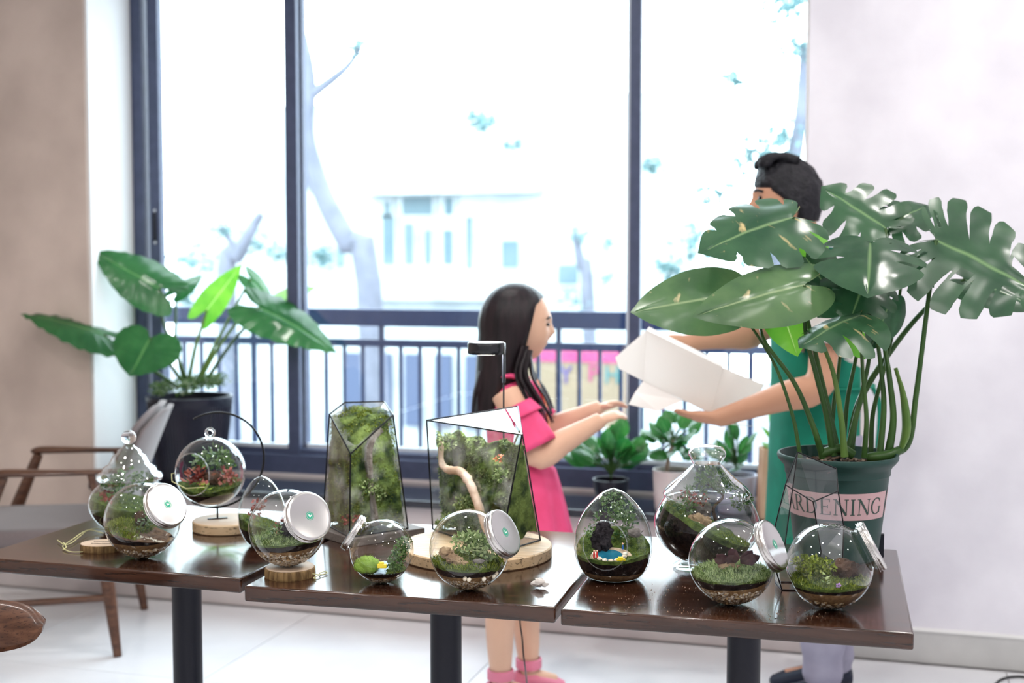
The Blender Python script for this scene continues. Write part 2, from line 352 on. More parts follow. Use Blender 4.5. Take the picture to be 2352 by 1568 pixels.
# ---------------------------------------------------------------- mesh helpers
class MB:
    def __init__(s): s.v = []; s.f = []; s.uv = None
    def add(s, vs, fs):
        o = len(s.v); s.v.extend([tuple(v) for v in vs]); s.f.extend([tuple(i + o for i in f) for f in fs]); return s
    def box(s, c, size, rot=None):
        c = Vector(c); hx, hy, hz = size[0] / 2, size[1] / 2, size[2] / 2
        vs = [Vector((x, y, z)) for z in (-hz, hz) for y in (-hy, hy) for x in (-hx, hx)]
        if rot is not None: vs = [rot @ v for v in vs]
        return s.add([v + c for v in vs], [(0, 2, 3, 1), (4, 5, 7, 6), (0, 1, 5, 4), (2, 6, 7, 3), (0, 4, 6, 2), (1, 3, 7, 5)])
    def lathe(s, prof, seg=48, X=None):
        X = X or Matrix.Identity(4)
        rows = []; vs = []; fs = []
        for r, z in prof:
            if r < 1e-6: rows.append([len(vs)]); vs.append(X @ Vector((0, 0, z)))
            else:
                rows.append(list(range(len(vs), len(vs) + seg)))
                vs.extend(X @ Vector((r * math.cos(2 * PI * i / seg), r * math.sin(2 * PI * i / seg), z)) for i in range(seg))
        for a, b in zip(rows, rows[1:]):
            for i in range(seg):
                j = (i + 1) % seg
                if len(a) == 1 and len(b) == 1: break
                if len(a) == 1: fs.append((a[0], b[j], b[i]))
                elif len(b) == 1: fs.append((a[i], a[j], b[0]))
                else: fs.append((a[i], a[j], b[j], b[i]))
        return s.add(vs, fs)
    def tube(s, pts, rad, seg=10, cap=True, flat=1.0):
        pts = [Vector(p) for p in pts]
        n = len(pts)
        if not hasattr(rad, '__len__'): rad = [rad] * n
        vs = []; fs = []
        t0 = (pts[1] - pts[0]).normalized()
        ref = Vector((0, 0, 1)) if abs(t0.z) < 0.9 else Vector((1, 0, 0))
        u = t0.cross(ref).normalized()
        for i, p in enumerate(pts):
            t = (pts[min(i + 1, n - 1)] - pts[max(i - 1, 0)]).normalized()
            u = (u - t * u.dot(t)).normalized(); w = t.cross(u)
            for k in range(seg):
                a = 2 * PI * k / seg
                vs.append(p + (u * math.cos(a) + w * math.sin(a) * flat) * rad[i])
        for i in range(n - 1):
            for k in range(seg):
                k2 = (k + 1) % seg
                fs.append((i * seg + k, i * seg + k2, (i + 1) * seg + k2, (i + 1) * seg + k))
        if cap:
            fs.append(tuple(range(seg - 1, -1, -1))); fs.append(tuple(range((n - 1) * seg, n * seg)))
        return s.add(vs, fs)
    def ball(s, c, r, sub=1, squash=(1, 1, 1), jit=0.0):
        bm = bmesh.new(); bmesh.ops.create_icosphere(bm, subdivisions=sub, radius=1)
        vs = []
        for v in bm.verts:
            k = 1 + jit * random.uniform(-1, 1)
            vs.append(Vector((v.co.x * squash[0] * r * k, v.co.y * squash[1] * r * k, v.co.z * squash[2] * r * k)) + Vector(c))
        fs = [tuple(v.index for v in f.verts) for f in bm.faces]
        bm.free(); return s.add(vs, fs)
    def rock(s, c, r, squash=(1, 1, 1), sub=3, amp=0.25, freq=2.0, seed=0):
        bm = bmesh.new(); bmesh.ops.create_icosphere(bm, subdivisions=sub, radius=1)
        off = Vector((seed * 7.1, seed * 3.3, seed * 1.7)); vs = []
        for v in bm.verts:
            k = 1 + amp * noise.fractal(v.co * freq + off, 0.7, 2.0, 4)
            vs.append(Vector((v.co.x * squash[0], v.co.y * squash[1], v.co.z * squash[2])) * (k * r) + Vector(c))
        fs = [tuple(v.index for v in f.verts) for f in bm.faces]
        bm.free(); return s.add(vs, fs)
    def rings(s, rows, close=True, cap0=False, cap1=False):
        seg = len(rows[0]); vs = [p for r in rows for p in r]; fs = []
        for i in range(len(rows) - 1):
            for k in range(seg if close else seg - 1):
                k2 = (k + 1) % seg
                fs.append((i * seg + k, i * seg + k2, (i + 1) * seg + k2, (i + 1) * seg + k))
        if cap0: fs.append(tuple(range(seg - 1, -1, -1)))
        if cap1: fs.append(tuple(range((len(rows) - 1) * seg, len(rows) * seg)))
        return s.add(vs, fs)
    def build(s, name, m, parent=None, smooth=True, bevel=0.0, angle=40, kind=None, solid=0.0, sub=0, label=None):
        me = bpy.data.meshes.new(name); me.from_pydata(s.v, [], s.f); me.update()
        if s.uv is not None:
            lay = me.uv_layers.new(name='UVMap')
            for lp in me.loops: lay.data[lp.index].uv = s.uv[lp.vertex_index]
        if smooth:
            for p in me.polygons: p.use_smooth = True
            if angle < 180: me.set_sharp_from_angle(angle=math.radians(angle))
        me.materials.append(m if not isinstance(m, str) else M[m])
        o = bpy.data.objects.new(name, me); COL.objects.link(o)
        if parent is not None: o.parent = parent
        if bevel:
            b = o.modifiers.new('bevel', 'BEVEL'); b.width = bevel; b.segments = 3; b.limit_method = 'ANGLE'
        if solid:
            b = o.modifiers.new('solidify', 'SOLIDIFY'); b.thickness = solid; b.offset = 0
        if sub:
            b = o.modifiers.new('subsurf', 'SUBSURF'); b.levels = sub; b.render_levels = sub
        if kind: o['kind'] = kind
        if label: o['label'] = label
        return o

def tag(o, label, cat, group=None, kind=None):
    o['label'] = label; o['category'] = cat
    if group: o['group'] = group
    if kind: o['kind'] = kind
    return o
def thing(name, loc, label, cat, group=None, rz=0.0):
    o = bpy.data.objects.new(name, None); COL.objects.link(o)
    o.empty_display_size = 0.05
    o.location = loc; o.rotation_euler = (0, 0, rz)
    return tag(o, label, cat, group)
def structure(o, label=None, cat=None):
    o['kind'] = 'structure'
    if label: o['label'] = label
    if cat: o['category'] = cat
    return o
def share(o, parent, loc=None, rot=None, name=None):
    c = o.copy(); COL.objects.link(c); c.parent = parent
    if loc is not None: c.location = loc
    if rot is not None: c.rotation_euler = rot
    return c
def bez(p0, p1, p2, p3, n=14):
    p0, p1, p2, p3 = map(Vector, (p0, p1, p2, p3)); out = []
    for i in range(n):
        t = i / (n - 1); a = 1 - t
        out.append(p0 * a ** 3 + p1 * 3 * a * a * t + p2 * 3 * a * t * t + p3 * t ** 3)
    return out
def catmull(pts, n):
    pts = [Vector(p) for p in pts]; P = [pts[0] * 2 - pts[1]] + pts + [pts[-1] * 2 - pts[-2]]; out = []
    m = len(pts) - 1
    for i in range(n):
        t = i / (n - 1) * m; k = min(int(t), m - 1); u = t - k
        a, b, c, d = P[k], P[k + 1], P[k + 2], P[k + 3]
        out.append(0.5 * ((2 * b) + (c - a) * u + (2 * a - 5 * b + 4 * c - d) * u * u + (3 * b - 3 * c + d - a) * u ** 3))
    return out
def lerp(a, b, t): return a + (b - a) * t
def align(z, x=None):
    z = Vector(z).normalized(); x = Vector(x) if x is not None else (Vector((1, 0, 0)) if abs(z.x) < 0.9 else Vector((0, 1, 0)))
    y = z.cross(x).normalized(); x = y.cross(z)
    return Matrix((x, y, z)).transposed()
def text_mesh(body, size, extrude=0.0005, serif=False):
    cu = bpy.data.curves.new('lettering', 'FONT'); cu.body = body; cu.size = size; cu.extrude = extrude; cu.align_x = 'CENTER'; cu.align_y = 'CENTER'
    if serif: cu.offset = 0.0
    o = bpy.data.objects.new('lettering', cu); COL.objects.link(o)
    dg = bpy.context.evaluated_depsgraph_get()
    me = bpy.data.meshes.new_from_object(o.evaluated_get(dg))
    vs = [Vector(v.co) for v in me.vertices]; fs = [tuple(p.vertices) for p in me.polygons]
    bpy.data.objects.remove(o); bpy.data.curves.remove(cu); bpy.data.meshes.remove(me)
    return vs, fs

# ================================================================ THE ROOM
LAMP_W = 12.5
XL, XR, WY, GY = -3.449, -0.311, 4.98, 5.345     # window opening, wall face, glazing plane
SILL = 0.514
def wall_box(name, lo, hi, m, parent=None, bevel=0.0):
    lo, hi = Vector(lo), Vector(hi)
    return MB().box((lo + hi) / 2, hi - lo).build(name, m, parent, smooth=False, bevel=bevel)

floor = structure(wall_box('floor', (-4.7, -3.0, -0.12), (3.3, 5.5, -0.006), 'grout'))
tile_mesh = None
TS = 0.925
for ix in range(-3, 6):
    for iy in range(-8, 2):
        x0 = -2.35 + ix * TS; y0 = 4.015 + iy * TS
        if x0 < -4.7 or x0 + TS > 3.3 or y0 + TS > 5.1 or y0 < -3: continue
        if tile_mesh is None:
            t = MB().box((0, 0, -0.004), (TS - 0.004, TS - 0.004, 0.008)).build('tile', 'tile', floor, smooth=False, bevel=0.0008)
            tile_mesh = t
        else: t = share(tile_mesh, floor)
        t.location = (x0 + TS / 2, y0 + TS / 2, 0)
structure(wall_box('ceiling', (-4.7, -3.0, 3.3), (3.3, 5.5, 3.42), 'ceiling'))
structure(wall_box('wall_left', (-4.82, -3.0, 0), (-4.7, 5.5, 3.3), 'concrete_beige'))
structure(wall_box('wall_right', (3.3, -3.0, 0), (3.42, 5.5, 3.3), 'concrete_pale'))
structure(wall_box('wall_back', (-4.7, -3.12, 0), (3.3, -3.0, 3.3), 'plaster_white'))
wf = bpy.data.objects.new('wall_front', None); COL.objects.link(wf); structure(wf)
wall_box('pier', (-4.7, WY, 0), (XL, 5.5, 3.3), 'concrete_beige', wf)
wall_box('wall_panel', (XR, WY, 0), (3.3, 5.5, 3.3), 'concrete_pale', wf)
wall_box('reveal', (XL, WY + 0.012, SILL), (XL + 0.012, 5.46, 2.95), 'plaster_white', wf)
wall_box('reveal', (XR - 0.012, WY + 0.012, SILL), (XR, 5.46, 2.95), 'plaster_white', wf)
wall_box('dado', (XL, WY, 0), (XR, 5.46, SILL - 0.032), 'plaster_under', wf)
wall_box('lintel', (XL, WY, 2.95), (XR, 5.5, 3.3), 'plaster_white', wf)
bb = structure(wall_box('baseboard_right', (XR, WY - 0.012, 0), (3.3, WY, 0.12), 'baseboard'))
wall_box('baseboard_cap', (XR, WY - 0.016, 0.12), (3.3, WY, 0.130), 'base_cap', bb)
structure(wall_box('baseboard_left', (-4.7, WY - 0.012, 0), (XR, WY, 0.075), 'plaster_under'))
structure(wall_box('trim_1', (XL + 0.013, 4.925, SILL - 0.032), (XR - 0.013, GY - 0.02, SILL), 'granite', bevel=0.006))
structure(wall_box('trim_2', (XL + 0.013, GY - 0.035, SILL), (XR - 0.013, GY - 0.02, SILL + 0.015), 'plaster_under'))

# --- window: black aluminium sliding frame with three lights
win = bpy.data.objects.new('window_1', None); COL.objects.link(win); structure(win)
zb, zt = SILL + 0.0, 2.95
def member(name, x0, x1, y0, y1, z0, z1, m='frame'): return wall_box(name, (x0, y0, z0), (x1, y1, z1), m, win, bevel=0.003)
L0, R0 = XL + 0.013, XR - 0.013
member('bottom_rail', L0, R0, GY - 0.02, GY + 0.09, zb, zb + 0.10)
member('bottom_track', L0, R0, GY + 0.01, GY + 0.08, zb + 0.10, zb + 0.125)
member('top_rail', L0, R0, GY - 0.02, GY + 0.09, zt - 0.08, zt)
member('jamb', L0, L0 + 0.055, GY - 0.02, GY + 0.09, zb, zt)
member('jamb', R0 - 0.02, R0, GY + 0.05, GY + 0.09, zb, zt, 'frame_in')
sx = [(at_y(322, 600, GY).x + 0.055, at_y(369, 600, GY).x), (at_y(657, 600, GY).x, at_y(684, 600, GY).x),
      (at_y(690, 600, GY + 0.05).x, at_y(699, 600, GY + 0.05).x), (at_y(1445, 600, GY).x, at_y(1470, 600, GY).x)]
stile = member('stile', sx[0][0], sx[0][1], GY, GY + 0.045, zb + 0.1, zt - 0.08)
member('stile', sx[1][0], sx[1][1], GY, GY + 0.045, zb + 0.1, zt - 0.08)
member('seal_strip', sx[1][1], sx[2][0], GY + 0.03, GY + 0.05, zb + 0.1, zt - 0.08, 'frame_in')
member('stile', sx[2][0], sx[2][1], GY + 0.045, GY + 0.09, zb + 0.1, zt - 0.08)
member('stile', sx[3][0], sx[3][1], GY, GY + 0.045, zb + 0.1, zt - 0.08)
member('seal_strip', sx[3][0] - 0.016, sx[3][0], GY + 0.02, GY + 0.04, zb + 0.1, zt - 0.08, 'frame_in')
for a, b, yy in ((sx[0][1], sx[1][0], GY + 0.02), (sx[2][1], sx[3][0] - 0.016, GY + 0.065), (sx[3][1], R0 - 0.02, GY + 0.02)):
    MB().box(((a + b) / 2, yy, (zb + zt) / 2 + 0.02), (b - a, 0.006, zt - zb - 0.2)).build('pane', 'pane', win, smooth=False)
    member('pane_ledge', a, b, yy - 0.012, yy + 0.012, zb + 0.125, zb + 0.145, 'frame_in')
# latch on the left stile
lx = (sx[0][0] + sx[0][1]) / 2
lz = height_on(357, 520, Vector((lx, GY, 0)))
MB().box((lx, GY - 0.004, lz), (0.022, 0.008, 0.13)).build('latch', 'black_metal', win, bevel=0.004)
for dz in (-0.075, 0.075):
    MB().lathe([(0, 0.003), (0.006, 0.003), (0.008, 0)], 12, Matrix.Translation((lx, GY, lz + dz)) @ align((0, -1, 0)).to_4x4()).build('screw', 'steel', win)

# --- ceiling downlights (out of the picture's top; their sparkle shows on the glass)
dl = 0
spots = [(-3.2, 0.6), (-1.6, 0.6), (0.0, 0.6), (1.6, 0.6), (-2.4, 2.2), (-0.8, 2.2), (0.8, 2.2), (2.2, 2.2), (-3.2, -1.2), (-1.2, -1.2), (0.8, -1.2), (2.4, -1.2), (-1.6, 3.9), (0.6, 3.9), (1.9, 3.9)]
proto = None
for x, y in spots:
    where = ('above the tables' if 1.5 < y < 3 else 'near the window wall' if y > 3 else 'behind the tables')
    t = thing('ceiling_downlight', (x, y, 3.3), 'round white recessed downlight in the ceiling ' + where, 'downlight', 'ceiling downlights ' + where)
    if proto is None:
        ringo = MB().lathe([(0.075, 0), (0.10, 0), (0.10, -0.008), (0.078, -0.012), (0.075, 0)], 32).build('trim_ring', 'white', t)
        disc = MB().lathe([(0, -0.002), (0.075, -0.002)], 32).build('diffuser', 'lamp_on', t)
        proto = (ringo, disc)
    else:
        share(proto[0], t); share(proto[1], t)
    l = bpy.data.lights.new('downlight_beam', 'AREA'); l.shape = 'DISK'; l.size = 0.14; l.energy = LAMP_W; l.color = (1.0, 0.96, 0.93)
    lo = bpy.data.objects.new('downlight_beam', l); COL.objects.link(lo); lo.parent = t; lo.location = (0, 0, -0.015)

# ================================================================ OUTSIDE
RY = 6.2
slab = structure(wall_box('balcony_slab', (-7, 5.5, 0.3), (3, 6.4, 0.5), 'white_ext'))
rail = thing('balcony_railing', (-2.2, RY, 0.5), 'dark blue metal balcony railing with upright bars outside the window', 'railing')
def rz(py, px=388): return at_y(px, py, RY).z - 0.5
def rbox(name, x0, x1, z0, z1, th=0.04, first=None):
    return MB().box(((x0 + x1) / 2 + 2.2, 0, (z0 + z1) / 2), (x1 - x0, th, z1 - z0)).build(name, 'rail', rail, smooth=False, bevel=0.004)
rbox('handrail', -6.5, 2.5, rz(741), rz(704), 0.07)
rbox('cross_bar', -6.5, 2.5, rz(787, 436), rz(771, 436), 0.04)
bx0 = at_y(655, 900, RY).x; bstep = (at_y(1378, 900, RY).x - at_y(750, 900, RY).x) / 14.0
zc = rz(787, 436)
bar = MB().box((0, 0, zc / 2), (0.017, 0.017, zc)).build('baluster', 'rail', rail, smooth=False)
x1 = at_y(750, 900, RY).x
bar.location = (x1 + 2.2, 0, 0)
for k in range(-22, 30):
    if k: share(bar, rail, (x1 + k * bstep + 2.2, 0, 0))
for k in (-14, -4, 3, 12, 21):
    MB().box((x1 + k * bstep + 2.2, 0, rz(741) / 2), (0.024, 0.024, rz(741))).build('post', 'rail', rail, smooth=False)

structure(wall_box('ground', (-60, 6.5, -4.2), (50, 60, -4.0), 'asphalt'))
structure(wall_box('balcony_front', (-7, 6.25, -4.0), (3, 6.4, 0.3), 'white_ext'))

# pale building across the street
BY = 24.0
bd = thing('street_building', (-12, BY, -4.0), 'pale white building with large gridded windows across the street', 'building')
def bpt(px, py): p = at_y(px, py, BY); return p.x + 12, p.z + 4.0
def bbox(name, x0, x1, z0, z1, y0, y1, m, parent=None):
    return MB().box(((x0 + x1) / 2, (y0 + y1) / 2, (z0 + z1) / 2), (x1 - x0, y1 - y0, z1 - z0)).build(name, m, parent or bd, smooth=False)
bl, btop = bpt(380, 250); br, _ = bpt(1500, 250)
bbox('facade', bl, br, 0, btop, 0.25, 6, 'white_ext')
wins = [((865, 492), (905, 615)), ((915, 505), (950, 615)), ((962, 520), (990, 615)), ((1005, 520), (1040, 615)), ((1058, 490), (1085, 625)),
        ((910, 445), (992, 500)), ((1008, 445), (1040, 500)), ((1140, 545), (1192, 622)), ((715, 560), (750, 620)), ((757, 560), (790, 620)), ((868, 455), (895, 500)), ((1270, 600), (1330, 660))]
for (a, b), (c, d) in wins:
    x0, z1 = bpt(a, b); x1_, z0 = bpt(c, d)
    w = bbox('window', x0, x1_, z0, z1, 0.18, 0.249, 'white_ext')
    w2 = bbox('pane', x0 + 0.06, x1_ - 0.06, z0 + 0.06, z1 - 0.06, 0.16, 0.179, 'bldg_glass', w)
# balcony bands
for py0, py1 in ((640, 690), (430, 442)):
    x0, z1 = bpt(840, py0); x1_, z0 = bpt(1240, py1)
    bbox('ledge', x0, x1_, z0, z1, -0.2, 0.25, 'white_ext')
x0, z1 = bpt(770, 810); x1_, z0 = bpt(1190, 990)
for k in range(6):
    a = lerp(x0, x1_, k / 6) + 0.15; b = lerp(x0, x1_, (k + 1) / 6) - 0.15
    bbox('roller_shutter', a, b, max(0, z0), z1, 0.15, 0.25, 'shutter')

# printed hoarding
HYD = 11.0
p0 = at_y(1205, 800, HYD); p1 = at_y(1475, 985, HYD)
bo = thing('advertising_hoarding', ((p0.x + p1.x) / 2, HYD, -4.0), 'cream and pink printed hoarding with big coloured letters beyond the railing', 'hoarding')
w = p1.x - p0.x; hz = p0.z + 4.0; lz0 = p1.z + 4.0
MB().box((0, 0, (hz + lz0) / 2), (w, 0.06, hz - lz0)).build('panel', 'board', bo, smooth=False)
MB().box((0, -0.035, hz - 0.06), (w, 0.01, 0.1)).build('pink_stripe', 'board_pink', bo, smooth=False)
for s in (-1, 1): MB().box((s * w * 0.42, 0.05, hz / 2), (0.07, 0.07, hz)).build('post', 'steel', bo, smooth=False)
for ch, px, py, m in (('Y', 1302, 862, 'board_violet'), ('P', 1365, 858, 'board_pink'), ('H', 1408, 862, 'board_cyan')):
    q = at_y(px, py, HYD); vs, fs = text_mesh(ch, 0.22, 0.004)
    mb = MB(); mb.add([Vector((v.x * 0.9 + q.x - bo.location.x, -0.036 - v.z, v.y + q.z + 4.0)) for v in vs], fs)
    mb.build('letter', m, bo, smooth=False)

# street trees
def tree(label, paths, rad, crowns, n, base_y):
    base = at_y(paths[0][0][0], paths[0][0][1], base_y); o = Vector((base.x, base_y, -4.0))
    t = thing('street_tree', o, label, 'tree', 'street trees outside the window')
    for j, path in enumerate(paths):
        pts = [at_y(px, py, base_y + dy) - o for px, py, dy in path]
        if j == 0: pts = [Vector((pts[0].x + .2, pts[0].y, 0))] + pts
        r0 = rad * (1.25 if j == 0 else .5)
        MB().tube(catmull(pts, 22), [lerp(r0, r0 * .35, i / 21) for i in range(22)], 12).build('trunk' if j == 0 else 'branch', 'trunk', t)
    mb = MB()
    for px, py, rpx, dy in crowns:
        c = at_y(px, py, base_y + dy) - o
        r = 1.35 * rpx * (base_y + dy) / FPX
        for _ in range(int(n * 2.0 * (rpx / 100.0) ** 1.5)):
            d = Vector((random.gauss(0, 1), random.gauss(0, 1), random.gauss(0, 1))).normalized() * r * random.random() ** 0.6
            d.z *= 0.7
            p = c + d; s = random.uniform(0.03, 0.06)
            a = Vector((random.gauss(0, 1), random.gauss(0, 1), random.gauss(0, .6))).normalized(); bq = a.cross(Vector((random.random(), random.random(), 1))).normalized() * 0.5
            mb.add([p - a * s, p + bq * s, p + a * s, p - bq * s], [(0, 1, 2, 3)])
    mb.build('foliage', 'treeleaf', t, smooth=False, kind='stuff')
tree('leaning grey street tree with a forked trunk beside the tall mullion', [[(848, 660, 0), (800, 560, 0), (752, 470, 0), (722, 385, 0), (705, 300, 0), (712, 180, 0), (690, 60, 0)], [(752, 470, 0), (715, 430, 0), (690, 380, 0)], [(712, 220, 0), (790, 160, 0), (830, 110, 0)]], 0.125,
     [(740, 590, 40, .5), (1105, 275, 34, 0), (1180, 330, 22, 0), (820, 110, 30, 0)], 260, 13.0)
tree('thin leaning street tree glimpsed behind the arrow leaf plant', [[(520, 690, 0), (548, 585, 0), (575, 530, 0), (600, 490, 0)], [(548, 585, 0), (520, 540, 0), (505, 520, 0)]], 0.10,
     [(440, 600, 60, .5), (590, 560, 45, .5), (420, 690, 45, .3), (515, 530, 30, 0), (640, 585, 30, 0)], 240, 12.5)
tree('leafy street tree filling the pane beside the pale wall', [[(1790, 640, 0), (1800, 480, 0), (1835, 300, 0), (1850, 100, 0)]], 0.10,
     [(1780, 320, 70, 0), (1840, 110, 50, 0), (1820, 10, 60, 0), (1690, 185, 30, .5), (1720, 360, 50, 0), (1640, 430, 45, 0), (1600, 560, 55, .5), (1700, 560, 70, -0.3), (1500, 380, 26, 0), (1540, 620, 40, 0)], 230, 12.0)
tree('slim street tree in front of the pale building', [[(1350, 680, 0), (1335, 610, 0), (1325, 560, 0), (1318, 520, 0)]], 0.09,
     [(1335, 545, 26, 0), (1395, 560, 26, 0), (1320, 690, 40, 0), (1395, 640, 30, 0)], 200, 17.0)

# ================================================================ TABLES
def table(fl, fr, dep, label, col_px):
    fl, fr = Vector(fl), Vector(fr)
    ang = math.atan2(fr.y - fl.y, fr.x - fl.x); w = (fr - fl).length
    c = (fl + fr) / 2 + Vector((-math.sin(ang), math.cos(ang), 0)) * dep / 2
    t = thing('cafe_table', (c.x, c.y, 0), label, 'table', 'square cafe tables', ang)
    MB().box((0, 0, TZ - 0.0185), (w - 0.004, dep, 0.037)).build('tabletop', 'walnut_table', t, bevel=0.005)
    MB().lathe([(0.0405, 0.02), (0.0405, TZ - 0.045)], 40).build('column', 'black_metal', t)
    MB().box((0, 0, TZ - 0.0415), (0.36, 0.36, 0.008)).build('mounting_plate', 'black_metal', t, smooth=False)
    MB().lathe([(0, 0), (0.225, 0), (0.225, 0.008), (0.21, 0.014), (0.06, 0.022), (0.0, 0.022)], 48).build('base_plate', 'black_metal', t)
    return t
table((-2.262, 2.742, 0), (-1.486, 2.735, 0), 0.78, 'dark walnut cafe table carrying the hanging globe terrarium', 425)
table((-1.448, 2.672, 0), (-0.697, 2.700, 0), 0.78, 'dark walnut cafe table carrying the round wooden board', 1027)
table((-0.686, 2.688, 0), (0.058, 2.717, 0), 0.79, 'dark walnut cafe table carrying the green pot of the big plant', 1690)

# ================================================================ TERRARIUMS
def ns(x, y, s=1.0, k=0.0): return noise.noise(Vector((x * s + k, y * s - k * 0.7, k * 1.3)))
def vlayer(pr, hlo, hhi, n=44, nr=9, nside=5):
    """a body of soil that fills a vessel of revolution (inner radius pr(z)) between two height fields"""
    def edge(h, a):
        z = h(0, 0)
        for _ in range(14):
            r = pr(z); z = z * 0.4 + 0.6 * h(r * math.cos(a), r * math.sin(a))
        return z
    mb = MB(); rows = []
    A = [2 * PI * i / n for i in range(n)]
    el = [edge(hlo, a) for a in A]; eh = [max(edge(hhi, a), l + 0.0005) for a, l in zip(A, el)]
    for s in range(nside + 1):
        row = []
        for a, z0, z1 in zip(A, el, eh):
            z = lerp(z0, z1, s / nside); r = pr(z); row.append(Vector((r * math.cos(a), r * math.sin(a), z)))
        rows.append(row)
    for s in range(1, nr):
        k = 1 - s / nr; row = []
        for a, z1 in zip(A, eh):
            r = pr(z1) * k; x, y = r * math.cos(a), r * math.sin(a)
            z = hhi(x, y); z = lerp(z, z1, max(0, (k - 0.8) / 0.2)); row.append(Vector((x, y, z)))
        rows.append(row)
    mb.rings(rows)
    o = len(mb.v); mb.v.append((0, 0, hhi(0, 0))); base = (len(rows) - 1) * n
    for i in range(n): mb.f.append((base + i, base + (i + 1) % n, o))
    return mb
def tufts(mb, pts, n, ln, wd, lean=0.5):
    for _ in range(n):
        p = Vector(random.choice(pts)) if not callable(pts) else pts()
        if p is None: continue
        d = Vector((random.gauss(0, lean), random.gauss(0, lean), 1)).normalized() * ln * random.uniform(0.45, 1.1) * (0.65 + 0.9 * max(0, noise.noise(p * 70)))
        s = d.cross(Vector((random.gauss(0, 1), random.gauss(0, 1), 0.1))).normalized() * wd
        mb.add([p - s, p + s, p + d], [(0, 1, 2)])
def area(pr, h, test=None, lift=-0.001, zmax=None):
    def f():
        for _ in range(30):
            a = random.uniform(0, 2 * PI); z0 = h(0, 0); k = math.sqrt(random.random()) * 0.97
            r = pr(z0) * k; x, y = r * math.cos(a), r * math.sin(a)
            z = h(x, y)
            if math.hypot(x, y) > pr(z) * 0.97: continue
            if test and not test(x, y): continue
            return Vector((x, y, z + lift))
        return None
    return f
def sprig(ml, base, h, n, leaf, spread=0.5, up=0.3):
    base = Vector(base)
    for i in range(n):
        t = (i + 1) / n; a = i * 2.4 + random.random()
        p = base + Vector((ns(i, h * 90, 1) * h * 0.15, 0, h * t))
        d = Vector((math.cos(a), math.sin(a), up + random.uniform(-.2, .4))).normalized() * leaf * random.uniform(.7, 1.2) * (1.1 - 0.4 * t)
        s = d.cross(Vector((0, 0, 1))).normalized() * leaf * 0.32
        m = d.cross(s).normalized() * leaf * 0.08
        ml.add([p, p + d * 0.5 + s + m, p + d, p + d * 0.5 - s + m], [(0, 1, 2), (0, 2, 3)])
def bush(ml, c, r, n, leaf, squash=0.8):
    c = Vector(c)
    for _ in range(n):
        d = Vector((random.gauss(0, 1), random.gauss(0, 1), random.gauss(0, 1))).normalized()
        p = c + Vector((d.x, d.y, d.z * squash)) * r * random.random() ** 0.35
        a = (d + Vector((random.gauss(0, .6), random.gauss(0, .6), random.gauss(0, .6)))).normalized() * leaf * random.uniform(.6, 1.2)
        s = a.cross(Vector((random.gauss(0, 1), random.gauss(0, 1), 1))).normalized() * leaf * 0.36
        ml.add([p, p + a * 0.5 + s, p + a, p + a * 0.5 - s], [(0, 1, 2, 3)])
def pebbles_on_wall(mb, pr, z0, z1, n, r):
    for _ in range(n):
        z = random.uniform(z0, z1); a = random.uniform(PI, 2 * PI) if random.random() < .8 else random.uniform(0, PI)
        R = max(0.002, pr(z) - r * 0.2)
        mb.ball((R * math.cos(a), R * math.sin(a), z), r * random.uniform(.5, 1.25), 1, (1, 1, .75), 0.15)

def emblem(parent, X, r):
    e = MB().lathe([(0, 0), (r * 0.72, 0)], 24, X).build('emblem', 'emblem', parent, smooth=False)
    e.data.materials.clear(); e.data.materials.append(M['emblem'])
    MB().lathe([(r * 0.86, 0), (r, 0)], 28, X).build('emblem_ring', 'emblem', e, smooth=False)
    k = r * 0.5
    mb = MB(); Y = X @ Matrix.Translation((0, 0, 0.0004))
    for s in (-1, 1):
        vs = [Vector((0, -k * .7, 0)), Vector((s * k * .7, 0, 0)), Vector((s * k * .8, k * .8, 0)), Vector((s * k * .1, k * .2, 0))]
        mb.add([Y @ v for v in vs], [(0, 1, 2, 3) if s > 0 else (3, 2, 1, 0)])
    mb.build('emblem_leaf', 'white', e, smooth=False)

def tilted_jar(label, px, py, rpx, axis, build, zt=TZ, group='tilted glass cookie jars with silver lids', lid_r=0.60):
    c, R = sphere_on(px, py, rpx, zt)
    t = thing('terrarium_jar', (c.x, c.y, zt), label, 'terrarium', group, YAW)
    ax = Vector((axis[0], -axis[2], axis[1])).normalized()
    X = Matrix.Translation((0, 0, R + 0.0012)) @ align(ax).to_4x4() @ Matrix.Scale(R, 4)
    prof = [(0, -0.925), (0.16, -0.925), (0.20, -0.94), (0.33, -0.94), (0.375, -0.927)]
    for i in range(1, 26):
        a = lerp(math.asin(-0.927), math.asin(0.86), i / 25); prof.append((math.cos(a), math.sin(a)))
    prof += [(0.50, 0.885), (0.515, 0.92), (0.545, 0.935), (0.545, 0.96), (0.52, 0.97), (0.52, 1.03)]
    MB().lathe(prof, 64, X).build('glass_body', 'glass', t, angle=60)
    lr = lid_r
    lid = MB().lathe([(lr - .03, .965), (lr, .965), (lr + .02, .975), (lr + .02, .985), (lr, .995), (lr, 1.02), (lr + .018, 1.03), (lr + .018, 1.045), (lr, 1.055),
                      (lr + .006, 1.065), (lr + .006, 1.13), (lr - .01, 1.155), (lr - .05, 1.165), (lr - .09, 1.158), (0, 1.158)], 56, X).build('lid', 'lid', t, angle=50)
    emblem(lid, X @ Matrix.Translation((0, 0, 1.160)), 0.115)
    e = bpy.data.objects.new('contents_origin', None)
    bpy.data.objects.remove(e)
    ins = 0.958
    def pr(z):
        q = (z - R) / R
        return R * ins * math.sqrt(max(1e-4, 1 - (q / ins) ** 2))
    build(t, R, pr)
    return t
